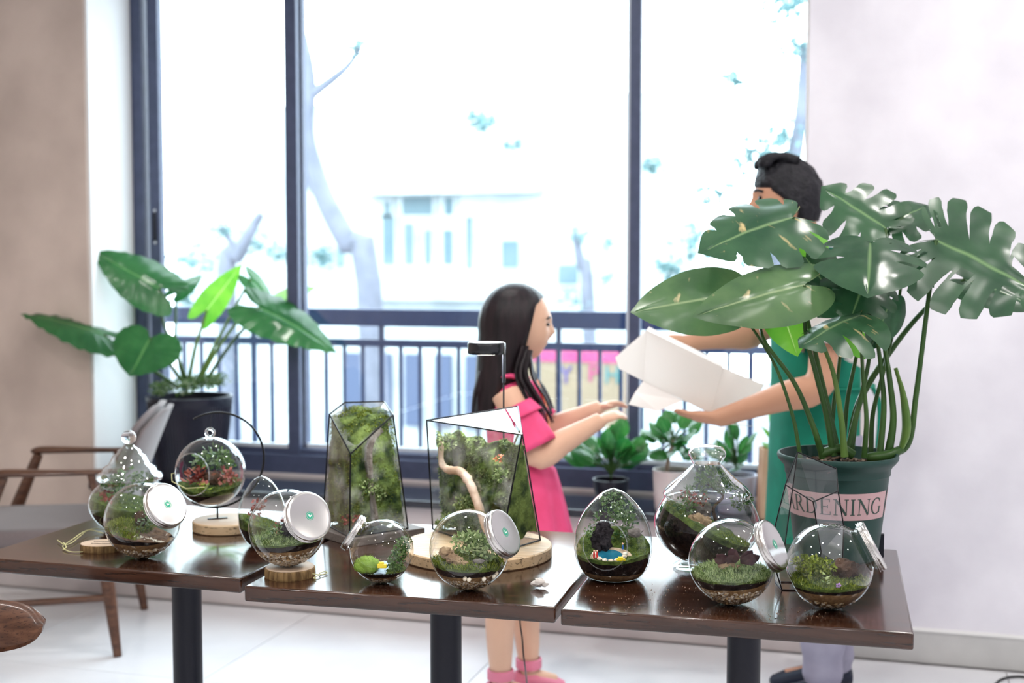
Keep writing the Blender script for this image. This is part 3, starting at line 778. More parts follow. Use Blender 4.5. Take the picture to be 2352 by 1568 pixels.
def levels(R, spec):
    """spec: level (fraction of R above the jar's foot), slope to the right, roughness"""
    out = []
    for lv, sl, am, k in spec:
        out.append(lambda x, y, lv=lv, sl=sl, am=am, k=k: R * lv + sl * x + am * R * (ns(x / R, y / R, 2.2, k) + .5 * ns(x / R, y / R, 5, k + 3)))
    return out
def base_h(R): return lambda x, y: R * 0.045
def std_contents(t, R, pr, lv, moss='moss', n_tuft=900, tuft=0.011, gravel=260, extra=None, moss_test=None, gravel_mat='pebble', sandm='sand', ground='moss_ground'):
    h = levels(R, lv)     # gravel top, sand top, soil top, moss top
    vlayer(pr, base_h(R), h[0]).build('gravel_bed', sandm, t)
    mb = MB(); pebbles_on_wall(mb, pr, R * 0.06, h[0](0, 0), int(gravel * 1.2), R * 0.05); mb.build('gravel', gravel_mat, t, kind='stuff')
    vlayer(pr, h[0], h[1]).build('sand_layer', sandm, t)
    vlayer(pr, h[1], h[2]).build('soil_layer', 'soil', t)
    h2, h3 = h[2], h[3]
    def hm(x, y):        # the moss cushion thins out towards the glass
        q = min(1.0, math.hypot(x, y) / (R * 0.93)); a, b = h2(x, y), h3(x, y)
        return a + (b - a) * (1 - q ** 5 * .8) + R * .01
    vlayer(pr, h[2], hm, nr=18).build('moss_ground' if ground == 'moss_ground' else 'ground_layer', ground, t)
    h = list(h); h[3] = hm
    if n_tuft:
        mb = MB(); tufts(mb, area(pr, hm, moss_test), int(n_tuft * 1.6), tuft * 1.15, 0.0014, 0.6)
        def rim():
            a = random.uniform(PI * .95, PI * 2.05); z = h[2](R * .9 * math.cos(a), R * .9 * math.sin(a)) + R * random.uniform(-.03, .05); r = pr(z) * .985
            x, y = r * math.cos(a), r * math.sin(a)
            return Vector((x, y, z)) if (not moss_test or moss_test(x, y)) else None
        tufts(mb, rim, int(n_tuft * .7), tuft * 1.1, 0.0014, 0.35)
        mb.build('moss', moss, t, smooth=False, kind='stuff')
    if extra: extra(t, R, pr, h)

# --- jar with red toadstool
def x_b(t, R, pr, h):
    ml = MB()
    for i in range(7): sprig(ml, (R * (.05 + .09 * (i % 4)), -R * .35 + .01 * i, R * .78), R * random.uniform(.3, .5), 9, R * .17)
    ml.build('herb_sprig', 'sprig', t, smooth=False)
    MB().rock((R * -.08, R * .1, R * 1.02), R * .16, (1, .8, 1.4), 3, .3, 2, 4).build('rock', 'darkbark', t)
    mb = MB(); mb.tube([(R * .18, -R * .72, R * .50), (R * .18, -R * .72, R * .6)], R * .025, 8); mb.build('toadstool_stem', 'white', t)
    cap = MB().lathe([(R * .07, 0), (R * .065, R * .03), (R * .04, R * .06), (0, R * .072)], 16, Matrix.Translation((R * .18, -R * .72, R * .58))).build('toadstool_cap', 'red', t)
    mb = MB()
    for i in range(60):
        a = random.uniform(-.9, .2); rr = R * random.uniform(.55, .8)
        mb.ball((rr * math.sin(a + .9), -rr * math.cos(a + .9), h[3](rr * math.sin(a + .9), -rr * math.cos(a + .9)) + .001), R * .022, 1, (1, 1, .6))
    mb.build('chippings', 'white_pebble', t, kind='stuff')
M['litter'] = mat('leaf_litter', (0.20, 0.12, 0.07), 0.9, col2=(0.09, 0.05, 0.03), scale=70, bump=0.5, bscale=140)
def c_b(t, R, pr):
    std_contents(t, R, pr, [(.34, .0, .03, 1), (.50, -.02, .03, 2), (.62, -.22, .05, 3), (.74, -.38, .06, 4)], 'moss', 1500, .014, 300, x_b, lambda x, y: x < R * .12 + .02 * ns(x, y, 40), ground='litter')
    def pr2(z): return pr(z) * 0.995
tilted_jar('tilted glass jar with a red toadstool inside, beside the wooden tag', 327, 1195, 86, (.72, .46, .50), c_b)

# --- jar on the wooden coaster
def x_e(t, R, pr, h):
    ml = MB()
    for i in range(6): bush(ml, (R * random.uniform(-.4, .3), R * random.uniform(-.1, .3), R * random.uniform(.95, 1.3)), R * .2, 26, R * .15)
    ml.build('red_foliage', 'redleaf', t, smooth=False)
    ml = MB()
    for i in range(5): bush(ml, (R * random.uniform(-.6, .6), R * random.uniform(-.3, .3), R * random.uniform(.8, 1.0)), R * .16, 34, R * .12)
    ml.build('green_foliage', 'sprig', t, smooth=False)
    MB().rock((R * .12, -R * .25, R * 1.0), R * .24, (1.1, .8, .8), 3, .3, 2, 9).build('dark_rock', 'lava', t)
def c_e(t, R, pr):
    std_contents(t, R, pr, [(.46, .06, .03, 1), (.54, .06, .03, 2), (.68, .06, .04, 3), (.82, -.02, .08, 4)], 'moss_pale', 700, .013, 420, x_e)
cE, RE = sphere_on(660, 1212, 88, 0.765)
co = thing('wooden_coaster', (cE.x + .004, cE.y + .004, TZ), 'small bark edged wooden coaster under the jar with red foliage', 'coaster', None, YAW)
MB().lathe([(0, 0), (.060, 0), (.0615, .004), (.0605, .020), (.058, .0225)], 40).build('bark_edge', 'wood_bark', co)
MB().lathe([(0, .0245), (.056, .0245), (.0585, .022)], 40).build('cut_face', 'wood_face', co)
sp = [(.050, -.02, .012), (.064, -.018, .008), (.078, -.004, .004), (.088, .012, .004), (.080, .024, .004), (.070, .012, .004), (.074, -.010, .005), (.062, -.034, .003), (.070, -.046, .003)]
MB().tube(catmull(sp, 40), .0012, 6).build('string', 'string', co)
tilted_jar('tilted glass jar with red foliage standing on the bark coaster', 660, 1212, 88, (.62, .40, .68), c_e, 0.765, lid_r=.64)

# --- small jar with its lid turned to the other side
def x_f(t, R, pr, h):
    mb = MB(); mb.rock((R * -.42, -R * .45, R * .66), R * .38, (1.1, .9, .75), 3, .12, 2, 2); o = mb.build('moss_mound', 'moss_bright', t)
    o.data.materials.clear(); o.data.materials.append(M['moss_bright_ground'])
    mb = MB()
    pts = [Vector(v.co) for v in o.data.vertices]
    tufts(mb, pts, 900, .004, .0008, .9); mb.build('mound_moss', 'moss_bright', t, smooth=False, kind='stuff')
    ml = MB()
    for q in range(5): bush(ml, (R * (.42 + .07 * q), -R * (.30 - .1 * q), R * (.62 + .16 * q)), R * .24, 130, R * .10)
    ml.build('fern_clump', 'sprig', t, smooth=False)
    mb = MB(); mb.box((R * .08, -R * .74, R * .70), (R * .28, R * .14, R * .12)); mb.box((R * .06, -R * .74, R * .78), (R * .16, R * .12, R * .09)); mb.build('toy_car', 'yellow', t, bevel=R * .02)
    vlayer(pr, lambda x, y: R * .42, lambda x, y: R * .50 - .25 * abs(x), 40, 6, 2).build('pale_path', 'palewater', t)
def c_f(t, R, pr):
    std_contents(t, R, pr, [(.24, 0, .01, 1), (.30, 0, .01, 2), (.42, -.02, .02, 3), (.45, -.02, .02, 4)], 'moss', 60, .005, 200, x_f)
M['moss_bright_ground'] = mat('bright_moss_ground', (0.16, 0.28, 0.035), 0.95, col2=(0.26, 0.40, 0.07), scale=50, bump=0.5, bscale=160)
tilted_jar('small tilted glass jar with a yellow toy car and bright moss', 877, 1265, 73, (-.80, .52, .02), c_f, lid_r=.60)

# --- jar in front of the wooden board
def x_i(t, R, pr, h):
    mb = MB()
    for q, (a, b, z, r) in enumerate([(-.55, -.35, 1.0, .16), (-.38, -.5, .88, .15), (-.25, -.55, .80, .14), (-.1, -.6, .78, .10)]): mb.rock((R * a, R * b, R * z), R * r, (1.1, .8, .9), 3, .35, 2.5, q)
    mb.build('tan_rocks', 'stone', t)
    mb = MB(); mb.rock((R * .18, -R * .70, R * .70), R * .10, (1.8, .8, .7), 3, .2, 2, 6); mb.rock((R * .24, -R * .58, R * .84), R * .10, (1.5, .9, .7), 3, .2, 2, 7); mb.build('red_rocks', 'stone_grey', t)
    mb = MB()
    for a, b, z in ((-.08, -.82, .47), (.02, -.83, .45), (.38, -.75, .44), (.62, -.55, .46), (.68, -.5, .52)): mb.rock((R * a, R * b, R * z), R * .055, (1, .8, 1.1), 2, .2)
    mb.build('white_pebbles', 'white_pebble', t)
    ml = MB()
    for q in range(8): bush(ml, (R * random.uniform(-.3, .65), R * random.uniform(-.35, .4), R * random.uniform(.95, 1.25)), R * .23, 90, R * .13)
    ml.build('pale_ferns', 'moss_pale', t, smooth=False)
def c_i(t, R, pr):
    std_contents(t, R, pr, [(.36, .02, .02, 1), (.48, .03, .02, 2), (.62, -.06, .05, 3), (.80, -.02, .10, 4)], 'moss', 1300, .013, 420, x_i)
tilted_jar('tilted glass jar full of pale ferns and tan rocks before the wooden board', 1078, 1262, 92, (.78, .46, .42), c_i)

# --- jar beside the egg
def x_l(t, R, pr, h):
    ml = MB()
    for q in range(7):
        a = q * .9; p = Vector((R * (.08 + .15 * math.cos(a)), -R * .18, R * 1.0)); d = Vector((math.cos(a), -.35, .6 + .3 * math.sin(q))).normalized() * R * .46
        s = d.cross(Vector((0, 1, .5))).normalized() * R * .15
        m2 = d.cross(s).normalized() * R * .04
        ml.add([p, p + d * .35 + s + m2, p + d * .8 + s * .7, p + d, p + d * .8 - s * .7, p + d * .35 - s + m2, p + d * .5], [(0, 1, 6), (1, 2, 6), (2, 3, 6), (3, 4, 6), (4, 5, 6), (5, 0, 6)])
    ml.build('purple_leaves', 'plum_leaf', t, smooth=False)
    MB().rock((R * -.1, -R * .2, R * .92), R * .16, (1.5, .8, .8), 3, .3, 2, 3).build('rock', 'stone', t)
def c_l(t, R, pr):
    std_contents(t, R, pr, [(.44, .10, .03, 1), (.54, .10, .03, 2), (.68, .02, .04, 3), (.84, .04, .14, 4)], 'moss_pale', 2000, .013, 420, x_l)
M['plum_leaf'] = mat('plum_leaf', (0.06, 0.02, 0.035), 0.28, col2=(0.12, 0.06, 0.06), scale=30)
tilted_jar('tilted glass jar with dark plum leaves over pale moss', 1680, 1290, 98, (.78, .44, .42), c_l)

# --- jar at the end of the row
def x_m(t, R, pr, h):
    ml = MB()
    for q in range(8): bush(ml, (R * random.uniform(-.62, -.05), R * random.uniform(-.3, .3), R * random.uniform(.85, 1.12)), R * .22, 110, R * .10)
    ml.build('fern_clump', 'moss', t, smooth=False)
    MB().rock((R * .38, R * .0, R * .95), R * .30, (1, .8, .8), 3, .4, 2.2, 5).build('dark_driftwood', 'darkbark', t)
    ml = MB(); sprig(ml, (R * -.25, -R * .72, R * .72), R * .25, 7, R * .17); ml.build('pale_sprig', 'moss_pale', t, smooth=False)
    mb = MB()
    for q in range(5): mb.ball((R * (.02 + .04 * math.cos(q * 1.25)), -R * .78, R * (.74 + .04 * math.sin(q * 1.25))), R * .028, 1)
    mb.build('lilac_blossom', 'flower', t)
def c_m(t, R, pr):
    std_contents(t, R, pr, [(.30, .03, .02, 1), (.52, .03, .02, 2), (.60, .04, .02, 3), (.74, -.04, .06, 4)], 'moss', 1300, .012, 90, x_m)
tilted_jar('tilted glass jar with a lilac blossom standing before the green pot', 1905, 1300, 98, (.86, .46, .14), c_m)

# ---------------------------------------------------------------- upright vessels of revolution
def prof_px(base, cx, rows, zmin=None):
    dd = depth(base); out = []
    for hw, py in rows:
        z = height_on(cx, py, base) - base.z
        if zmin is not None: z = max(z, zmin)
        out.append((hw * dd / FPX, z))
    return out
def smooth_prof(p, n):
    q = catmull([(r, z, 0) for r, z in p], n); return [(max(0, v.x), v.y) for v in q]
def prof_fn(p, inset=0.955):
    p = sorted(p, key=lambda q: q[1])
    def f(z):
        if z <= p[0][1]: return max(0.003, p[0][0] * inset)
        for (r0, z0), (r1, z1) in zip(p, p[1:]):
            if z0 <= z <= z1: return max(0.003, inset * lerp(r0, r1, (z - z0) / max(1e-6, z1 - z0)))
        return max(0.003, p[-1][0] * inset)
    return f
def holed(prof, seg, centre, direction, cone):
    """glass of revolution with a round opening cut where the direction from centre lies inside the cone"""
    mb = MB().lathe(prof, seg); d = Vector(direction).normalized(); c = Vector(centre); keep = []
    for f in mb.f:
        m = sum((Vector(mb.v[i]) for i in f), Vector()) / len(f)
        if (m - c).normalized().dot(d) < math.cos(cone): keep.append(f)
    mb.f = keep; return mb
def hole_rim(prof, centre, direction, cone, r, n=56):
    d = Vector(direction).normalized(); c = Vector(centre); X = align(d); pf = prof_fn(prof, 1.0); pts = []
    for i in range(n + 1):
        a = 2 * PI * i / n
        v = (X @ Vector((math.sin(cone) * math.cos(a), math.sin(cone) * math.sin(a), math.cos(cone)))).normalized()
        t = 0.02; 
        for _ in range(60):
            q = c + v * t
            if math.hypot(q.x, q.y) >= pf(q.z): break
            t += 0.002
        pts.append(c + v * t)
    return MB().tube(pts, r, 8, cap=False)

# --- egg terrarium
base = at_z(1408, 1327, TZ)
t = thing('egg_terrarium', base, 'egg shaped open terrarium with a black rock and a blue pond', 'terrarium', None, YAW)
pe = smooth_prof([(0, .001)] + prof_px(base, 1408, [(44, 1330), (66, 1318), (81, 1296), (89, 1262), (88, 1232), (81, 1202), (66, 1172), (46, 1148), (24, 1129), (0, 1120)], .0015), 60)
Hc = pe[-1][1]; hc = (-.02, 0, Hc * .47); hd = (-.16, -1, -.02); cone = math.radians(36)
holed(pe, 120, hc, hd, cone).build('glass_egg', 'glass', t, angle=60)
hole_rim(pe, hc, hd, cone, .0016).build('glass_rim', 'glass_lid', t)
pr = prof_fn(pe); R = .09
hs = [lambda x, y: .022 + .002 * ns(x, y, 60), lambda x, y: .052 + .10 * max(0, x) + .003 * ns(x, y, 40), lambda x, y: .060 + .22 * max(0, x) ** 1.0 * .6 + max(0, y) * .55 + .004 * ns(x, y, 50, 2)]
vlayer(pr, lambda x, y: .004, hs[0]).build('gravel_bed', 'sand', t)
vlayer(pr, hs[0], hs[1]).build('soil_layer', 'soil', t)
vlayer(pr, hs[1], hs[2], nr=16).build('moss_ground', 'moss_ground', t)
mb = MB(); tufts(mb, area(pr, hs[2], lambda x, y: x > .02 or y > .0 or x < -.045), 2200, .006, .0009, .6); mb.build('moss', 'moss', t, smooth=False, kind='stuff')
MB().lathe([(0, .0), (.030, .0), (.034, -.004)], 30, Matrix.Translation((-.012, -.054, .068)) @ Matrix.Rotation(.36, 4, 'X') @ Matrix.Scale(.8, 4, (0, 1, 0))).build('pond', 'pond', t)
MB().lathe([(0, .0), (.048, .0), (.050, -.006)], 30, Matrix.Translation((-.008, -.050, .0665)) @ Matrix.Rotation(.36, 4, 'X') @ Matrix.Scale(.72, 4, (0, 1, 0))).build('sand_shore', 'palesand', t)
mb = MB()
for q in range(9):
    a = PI + q * PI / 8; mb.rock((-.012 + .036 * math.cos(a), -.052 + .027 * math.sin(a), .071 + .010 * math.sin(a)), .0055, (1.2, 1, .8), 2, .2, 2, q)
mb.build('pond_stones', 'white_pebble', t)
MB().rock((-.028, -.020, .098), .030, (.75, .7, 1.5), 4, .45, 2.2, 11).build('lava_rock', 'lava', t)
ml = MB()
for q in range(16):
    a = q * .42; rr = .05; z = random.uniform(.09, .15)
    bush(ml, (.052 * math.cos(a) * .8, .02 + .03 * abs(math.sin(a)), z), .020, 40, .009)
bush(ml, (-.055, -.01, .11), .018, 50, .008); bush(ml, (.0, .02, .185), .030, 160, .009); bush(ml, (.03, .0, .165), .026, 130, .009)
ml.build('ivy', 'sprig', t, smooth=False)
MB().rock((.05, -.02, .115), .013, (1.3, .8, .9), 3, .3, 2, 3).build('grey_rock', 'stone_grey', t)
mb = MB(); mb.box((.012, -.078, .0635), (.021, .009, .005)); mb.box((.011, -.078, .0675), (.012, .008, .004)); mb.build('toy_car', 'yellow', t, bevel=.001)
for k, (x, y) in enumerate(((-.050, -.066), (-.043, -.067))):
    fig = MB().tube([(x, y, .064), (x, y, .071), (x, y, .078)], [.0022, .0026, .002], 8).build('toy_figure', 'red', t)
    MB().ball((x, y, .081), .0024, 2).build('figure_head', 'skin_girl', fig)
fig = MB().tube([(.020, -.035, .078), (.020, -.035, .088)], [.0026, .002], 8).build('toy_figure', 'blue', t)
MB().ball((.020, -.035, .091), .0024, 2).build('figure_head', 'skin_girl', fig)

# --- big lidded bowl
base = at_z(1622, 1303, TZ)
t = thing('lidded_terrarium_bowl', base, 'large footed glass bowl terrarium with a flat knobbed lid', 'terrarium', None, YAW)
pk = [(0, .002)] + prof_px(base, 1624, [(74, 1303), (76, 1298), (62, 1290), (66, 1281), (92, 1263), (112, 1234), (120, 1207), (118, 1183), (107, 1157), (97, 1140)], .002)
pk = pk[:4] + smooth_prof(pk[4:], 36)
MB().lathe(pk, 72).build('glass_bowl', 'glass', t, angle=60)
plid = prof_px(base, 1624, [(83, 1153), (85, 1143), (97, 1141), (100, 1134), (97, 1126), (84, 1112), (60, 1092), (42, 1075), (33, 1065), (33, 1062)])
lid = MB().lathe(plid[:3] + smooth_prof(plid[3:], 26), 64).build('lid', 'glass_lid', t, angle=60)
MB().lathe(prof_px(base, 1624, [(0, 1063), (33, 1063), (37, 1056), (43, 1044), (43, 1037), (36, 1027), (18, 1022), (0, 1021)]), 48).build('knob', 'glass_lid', lid, angle=60)
pr = prof_fn(pk[4:], .955); zb_ = pk[4][1]
hs = [lambda x, y: .095 - .55 * x + .004 * ns(x, y, 30), lambda x, y: .112 - .50 * x + .010 * ns(x, y, 30, 4)]
vlayer(pr, lambda x, y: zb_ + .004, hs[0]).build('soil_layer', 'soil', t)
vlayer(pr, hs[0], hs[1], nr=16).build('moss_ground', 'moss_ground', t)
mb = MB(); tufts(mb, area(pr, hs[1], lambda x, y: not (-.05 < x < .0 and y < .01)), 1700, .010, .001, .6); mb.build('moss', 'moss', t, smooth=False, kind='stuff')
MB().rock((-.030, -.055, .118), .030, (1, .7, .9), 4, .35, 2.2, 8).build('tan_rock', 'stone', t)
MB().rock((-.02, .0, .145), .028, (1.2, .8, 1), 3, .35, 2, 2).build('grey_rock', 'stone_grey', t)
MB().lathe([(0, 0), (.032, 0), (.034, -.006)], 30, Matrix.Translation((-.01, -.075, .088)) @ Matrix.Scale(.5, 4, (0, 1, 0))).build('pond', 'pond', t)
MB().tube(catmull([(.03, 0, .10), (.015, -.01, .15), (.040, .0, .18), (.0, .0, .21)], 16), [.005 - .0002 * i for i in range(16)], 7).build('driftwood', 'darkbark', t)
ml = MB()
bush(ml, (.010, .0, .225), .042, 300, .010, .6); bush(ml, (.045, .0, .208), .032, 170, .010, .5); bush(ml, (.085, -.01, .17), .026, 170, .009); bush(ml, (-.06, -.03, .16), .024, 90, .011); bush(ml, (-.03, .02, .18), .03, 90, .011)
ml.build('herb_foliage', 'sprig', t, smooth=False)
ml = MB(); bush(ml, (-.05, -.03, .185), .02, 40, .010); bush(ml, (-.02, -.02, .175), .02, 40, .010); ml.build('red_foliage', 'redleaf', t, smooth=False)

# --- domed jar behind
base = at_z(300, 1214, TZ)
t = thing('apothecary_terrarium', base, 'glass terrarium jar with a stepped dome lid and ball knob', 'terrarium', None, YAW)
pa = [(0, .002)] + prof_px(base, 300, [(46, 1218), (56, 1211), (76, 1193), (90, 1170), (93, 1150), (87, 1131), (74, 1116), (62, 1107)], .002)
pa = pa[:2] + smooth_prof(pa[2:], 30)
MB().lathe(pa, 64).build('glass_bowl', 'glass', t, angle=60)
pl = prof_px(base, 300, [(60, 1112), (62, 1103), (72, 1101), (75, 1094), (70, 1086), (62, 1082), (58, 1072), (46, 1064), (42, 1056), (37, 1046), (28, 1040), (26, 1033), (16, 1027), (11, 1022)])
lid = MB().lathe(pl, 56).build('lid', 'glass_lid', t, angle=70)
kz = height_on(300, 1004, base) - base.z; kr = 16.5 * depth(base) / FPX
MB().ball((0, 0, kz), kr, 4).build('ball_knob', 'crystal', lid)
pr = prof_fn(pa[1:], .955)
hs = [lambda x, y: .05 - .05 * x, lambda x, y: .075 - .25 * x + .008 * ns(x, y, 40, 1)]
vlayer(pr, lambda x, y: .005, hs[0]).build('soil_layer', 'soil', t)
vlayer(pr, hs[0], hs[1], nr=14).build('moss_ground', 'moss_ground', t)
mb = MB(); tufts(mb, area(pr, hs[1]), 1300, .009, .001, .6); mb.build('moss', 'moss', t, smooth=False, kind='stuff')
ml = MB(); bush(ml, (-.04, -.03, .135), .03, 110, .013); bush(ml, (.0, .0, .14), .04, 120, .013); bush(ml, (.045, -.02, .14), .03, 90, .013); ml.build('fern_foliage', 'sprig', t, smooth=False)
ml = MB(); bush(ml, (-.05, -.055, .105), .016, 26, .016); ml.build('red_foliage', 'redleaf', t, smooth=False)

# --- pear shaped vessel
base = at_z(603, 1252, TZ)
t = thing('pear_terrarium', base, 'pear shaped open glass terrarium with a small dark red plant', 'terrarium', None, YAW)
pp = smooth_prof([(0, .001)] + prof_px(base, 603, [(24, 1254), (36, 1243), (50, 1218), (55, 1190), (54, 1168), (46, 1142), (33, 1118), (19, 1101), (0, 1092)], .0015), 50)
hc = (0, 0, pp[-1][1] * .55); hd = (.75, -.7, .15); cone = math.radians(34)
holed(pp, 96, hc, hd, cone).build('glass_pear', 'glass', t, angle=60)
hole_rim(pp, hc, hd, cone, .0016).build('glass_rim', 'glass_lid', t)
pr = prof_fn(pp)
hs = [lambda x, y: .042 - .2 * x, lambda x, y: .062 - .35 * x + .006 * ns(x, y, 50)]
vlayer(pr, lambda x, y: .003, hs[0]).build('soil_layer', 'soil', t)
vlayer(pr, hs[0], hs[1], nr=12).build('moss_ground', 'moss_ground', t)
mb = MB(); tufts(mb, area(pr, hs[1]), 700, .008, .001, .6); mb.build('moss', 'moss', t, smooth=False, kind='stuff')
ml = MB(); bush(ml, (-.005, -.02, .115), .017, 60, .011); bush(ml, (-.015, -.02, .095), .015, 36, .011); ml.build('red_plant', 'redleaf', t, smooth=False)

# --- hanging globe and its stand
base = at_z(520, 1215, TZ)
dd = depth(base); px2m = dd / FPX
st = thing('globe_stand', base, 'black wire ring stand on a round wooden block holding the glass globe', 'stand', None, YAW)
MB().lathe([(0, 0), (.092, 0), (.095, .003), (.095, .026), (.092, .029)], 48).build('wooden_block', 'paleWood', st)
MB().lathe([(0, .0296), (.090, .0296), (.0925, .0285)], 48).build('block_top', 'wood_face', st)
cz = height_on(500, 1056, base) - TZ; rr = 109 * px2m; ox = (500 - 520) * px2m; rot = Matrix.Rotation(math.radians(24), 3, 'Z')
pts = []
for i in range(60):
    a = lerp(math.radians(118), math.radians(-122), i / 59)
    pts.append(rot @ Vector((rr * math.cos(a), 0, rr * math.sin(a))) + Vector((ox, 0, cz)))
MB().tube(pts, .0032, 10).build('wire_ring', 'black_wire', st)
MB().tube([(ox, 0, .03), (ox, 0, cz - rr)], .0028, 10).build('stem', 'black_wire', st)
MB().box((ox, 0, .0315), (.055, .009, .003), Matrix.Rotation(math.radians(20), 3, 'Z')).build('foot_bar', 'black_wire', st)
gc = Vector(((488 - 520) * px2m, -.012, height_on(488, 1081, base) - TZ)); R = 79.5 * px2m
gw = Vector(base) + Matrix.Rotation(YAW, 3, 'Z') @ gc
kz = R + .012
MB().tube([(gc.x, gc.y, gc.z + kz + .006), (gc.x + .002, 0, cz + rr * math.cos(math.radians(10)) - .004)], .0007, 6).build('hook', 'black_wire', st)
t = thing('hanging_globe_terrarium', (gw.x, gw.y, gw.z - R), 'round glass globe terrarium with red leaves hanging from the wire ring', 'terrarium', None, YAW)
pg = [(R * math.cos(a), R + R * math.sin(a)) for a in [lerp(-PI / 2, PI / 2, i / 48) for i in range(49)]]
pg[0] = (0, 0); pg[-1] = (0, 2 * R)
hc = (0, 0, R); hd = (-.42, -.90, .04); cone = math.radians(36)
holed(pg, 120, hc, hd, cone).build('glass_globe', 'glass', t, angle=60)
hole_rim(pg, hc, hd, cone, .0018).build('glass_rim', 'glass_lid', t)
MB().tube([(0.011 * math.cos(2 * PI * i / 24), 0, 2 * R + .012 + .011 * math.sin(2 * PI * i / 24)) for i in range(25)], .0045, 10).build('hanging_loop', 'crystal', t)
def pr(z): return R * .958 * math.sqrt(max(1e-4, 1 - ((z - R) / (R * .958)) ** 2))
hs = [lambda x, y: R * .17, lambda x, y: R * .40 + .02 * x, lambda x, y: R * .58 + .1 * y + .12 * abs(x) + .006 * ns(x, y, 40)]
vlayer(pr, lambda x, y: R * .045, hs[0]).build('sand_layer', 'palesand', t)
vlayer(pr, hs[0], hs[1]).build('soil_layer', 'soil', t)
vlayer(pr, hs[1], hs[2], nr=14).build('moss_ground', 'moss_ground', t)
mb = MB(); tufts(mb, area(pr, hs[2]), 1500, .008, .001, .6); mb.build('moss', 'moss', t, smooth=False, kind='stuff')
ml = MB()
for q in range(6): sprig(ml, (R * random.uniform(-.6, -.25), R * random.uniform(-.4, -.1), R * .6), R * random.uniform(.35, .6), 6, R * .34, up=.5)
ml.build('broad_red_leaves', 'redleaf', t, smooth=False)
ml = MB(); bush(ml, (R * .42, -R * .2, R * .95), R * .26, 46, R * .16); bush(ml, (R * .62, -R * .1, R * .85), R * .2, 40, R * .15); bush(ml, (-R * .02, -R * .6, R * .7), R * .08, 8, R * .2); ml.build('pink_foliage', 'pinkleaf', t, smooth=False)
ml = MB(); bush(ml, (R * .1, R * .2, R * 1.35), R * .42, 150, R * .16); bush(ml, (R * .4, R * .1, R * 1.2), R * .3, 90, R * .15); bush(ml, (-R * .3, R * .2, R * 1.3), R * .3, 80, R * .15); ml.build('back_foliage', 'sprig', t, smooth=False)
ml = MB()
for q in range(3): sprig(ml, (-R * .12 + q * .008, -R * .75, R * .56), R * .22, 5, R * .2)
ml.build('lime_seedling', 'limeleaf', t, smooth=False)
MB().rock((R * .1, -R * .2, R * .85), R * .25, (1.2, .7, .8), 3, .35, 2, 4).build('brown_rock', 'darkbark', t)
MB().tube([(-R * .93 + .0, -R * .35, R * 1.02), (-R * 1.02, -R * .38, R * 1.0), (-R * .98, -R * .5, R * .8), (-R * .5, -R * .84, R * .66), (R * .05, -R * .98, R * .72)], .0012, 6).build('string', 'string', t)

# ---------------------------------------------------------------- faceted glass terrariums
def faceted(name, label, verts, faces, edges, org, wet=True, came=.0022, skip=()):
    t = thing(name, org, label, 'terrarium')
    V = {k: Vector(v) - Vector(org) for k, v in verts.items()}
    c = sum(V.values(), Vector()) / len(V)
    for i, f in enumerate(faces):
        if i in skip: continue
        ps = [V[k] for k in f]; n = (ps[1] - ps[0]).cross(ps[2] - ps[0]).normalized()
        if n.dot(ps[0] - c) < 0: ps = ps[::-1]; n = -n
        a = [p for p in ps]; k = len(ps)
        MB().add(a, [tuple(range(k))]).build('glass_panel', 'glass_wet' if wet else 'glass', t, smooth=False)
    for a, b in edges: MB().tube([V[a], V[b]], came, 8).build('came', 'came', t)
    return t, V
def shrink(V, keys, k, sub, amp, seed, fr=30):
    """the planted mass inside: the panels' hull drawn in a little and made rough"""
    bm = bmesh.new(); vs = {q: bm.verts.new(V[q]) for q in keys}
    bmesh.ops.convex_hull(bm, input=list(bm.verts))
    c = sum((V[q] for q in keys), Vector()) / len(keys)
    bmesh.ops.triangulate(bm, faces=bm.faces[:])
    for _ in range(sub): bmesh.ops.subdivide_edges(bm, edges=bm.edges[:], cuts=1, use_grid_fill=True); bmesh.ops.triangulate(bm, faces=bm.faces[:])
    off = Vector((seed, seed * 2, seed * 3)); vv = []
    for v in bm.verts:
        p = c + (v.co - c) * k
        n = noise.fractal(p * fr + off, .8, 2, 4)
        vv.append(p + (c - p) * (amp * (0.5 + 0.5 * n)))
    bm.verts.index_update(); fs = [tuple(x.index for x in f.verts) for f in bm.faces]; bm.free()
    mb = MB(); mb.add(vv, fs); return mb

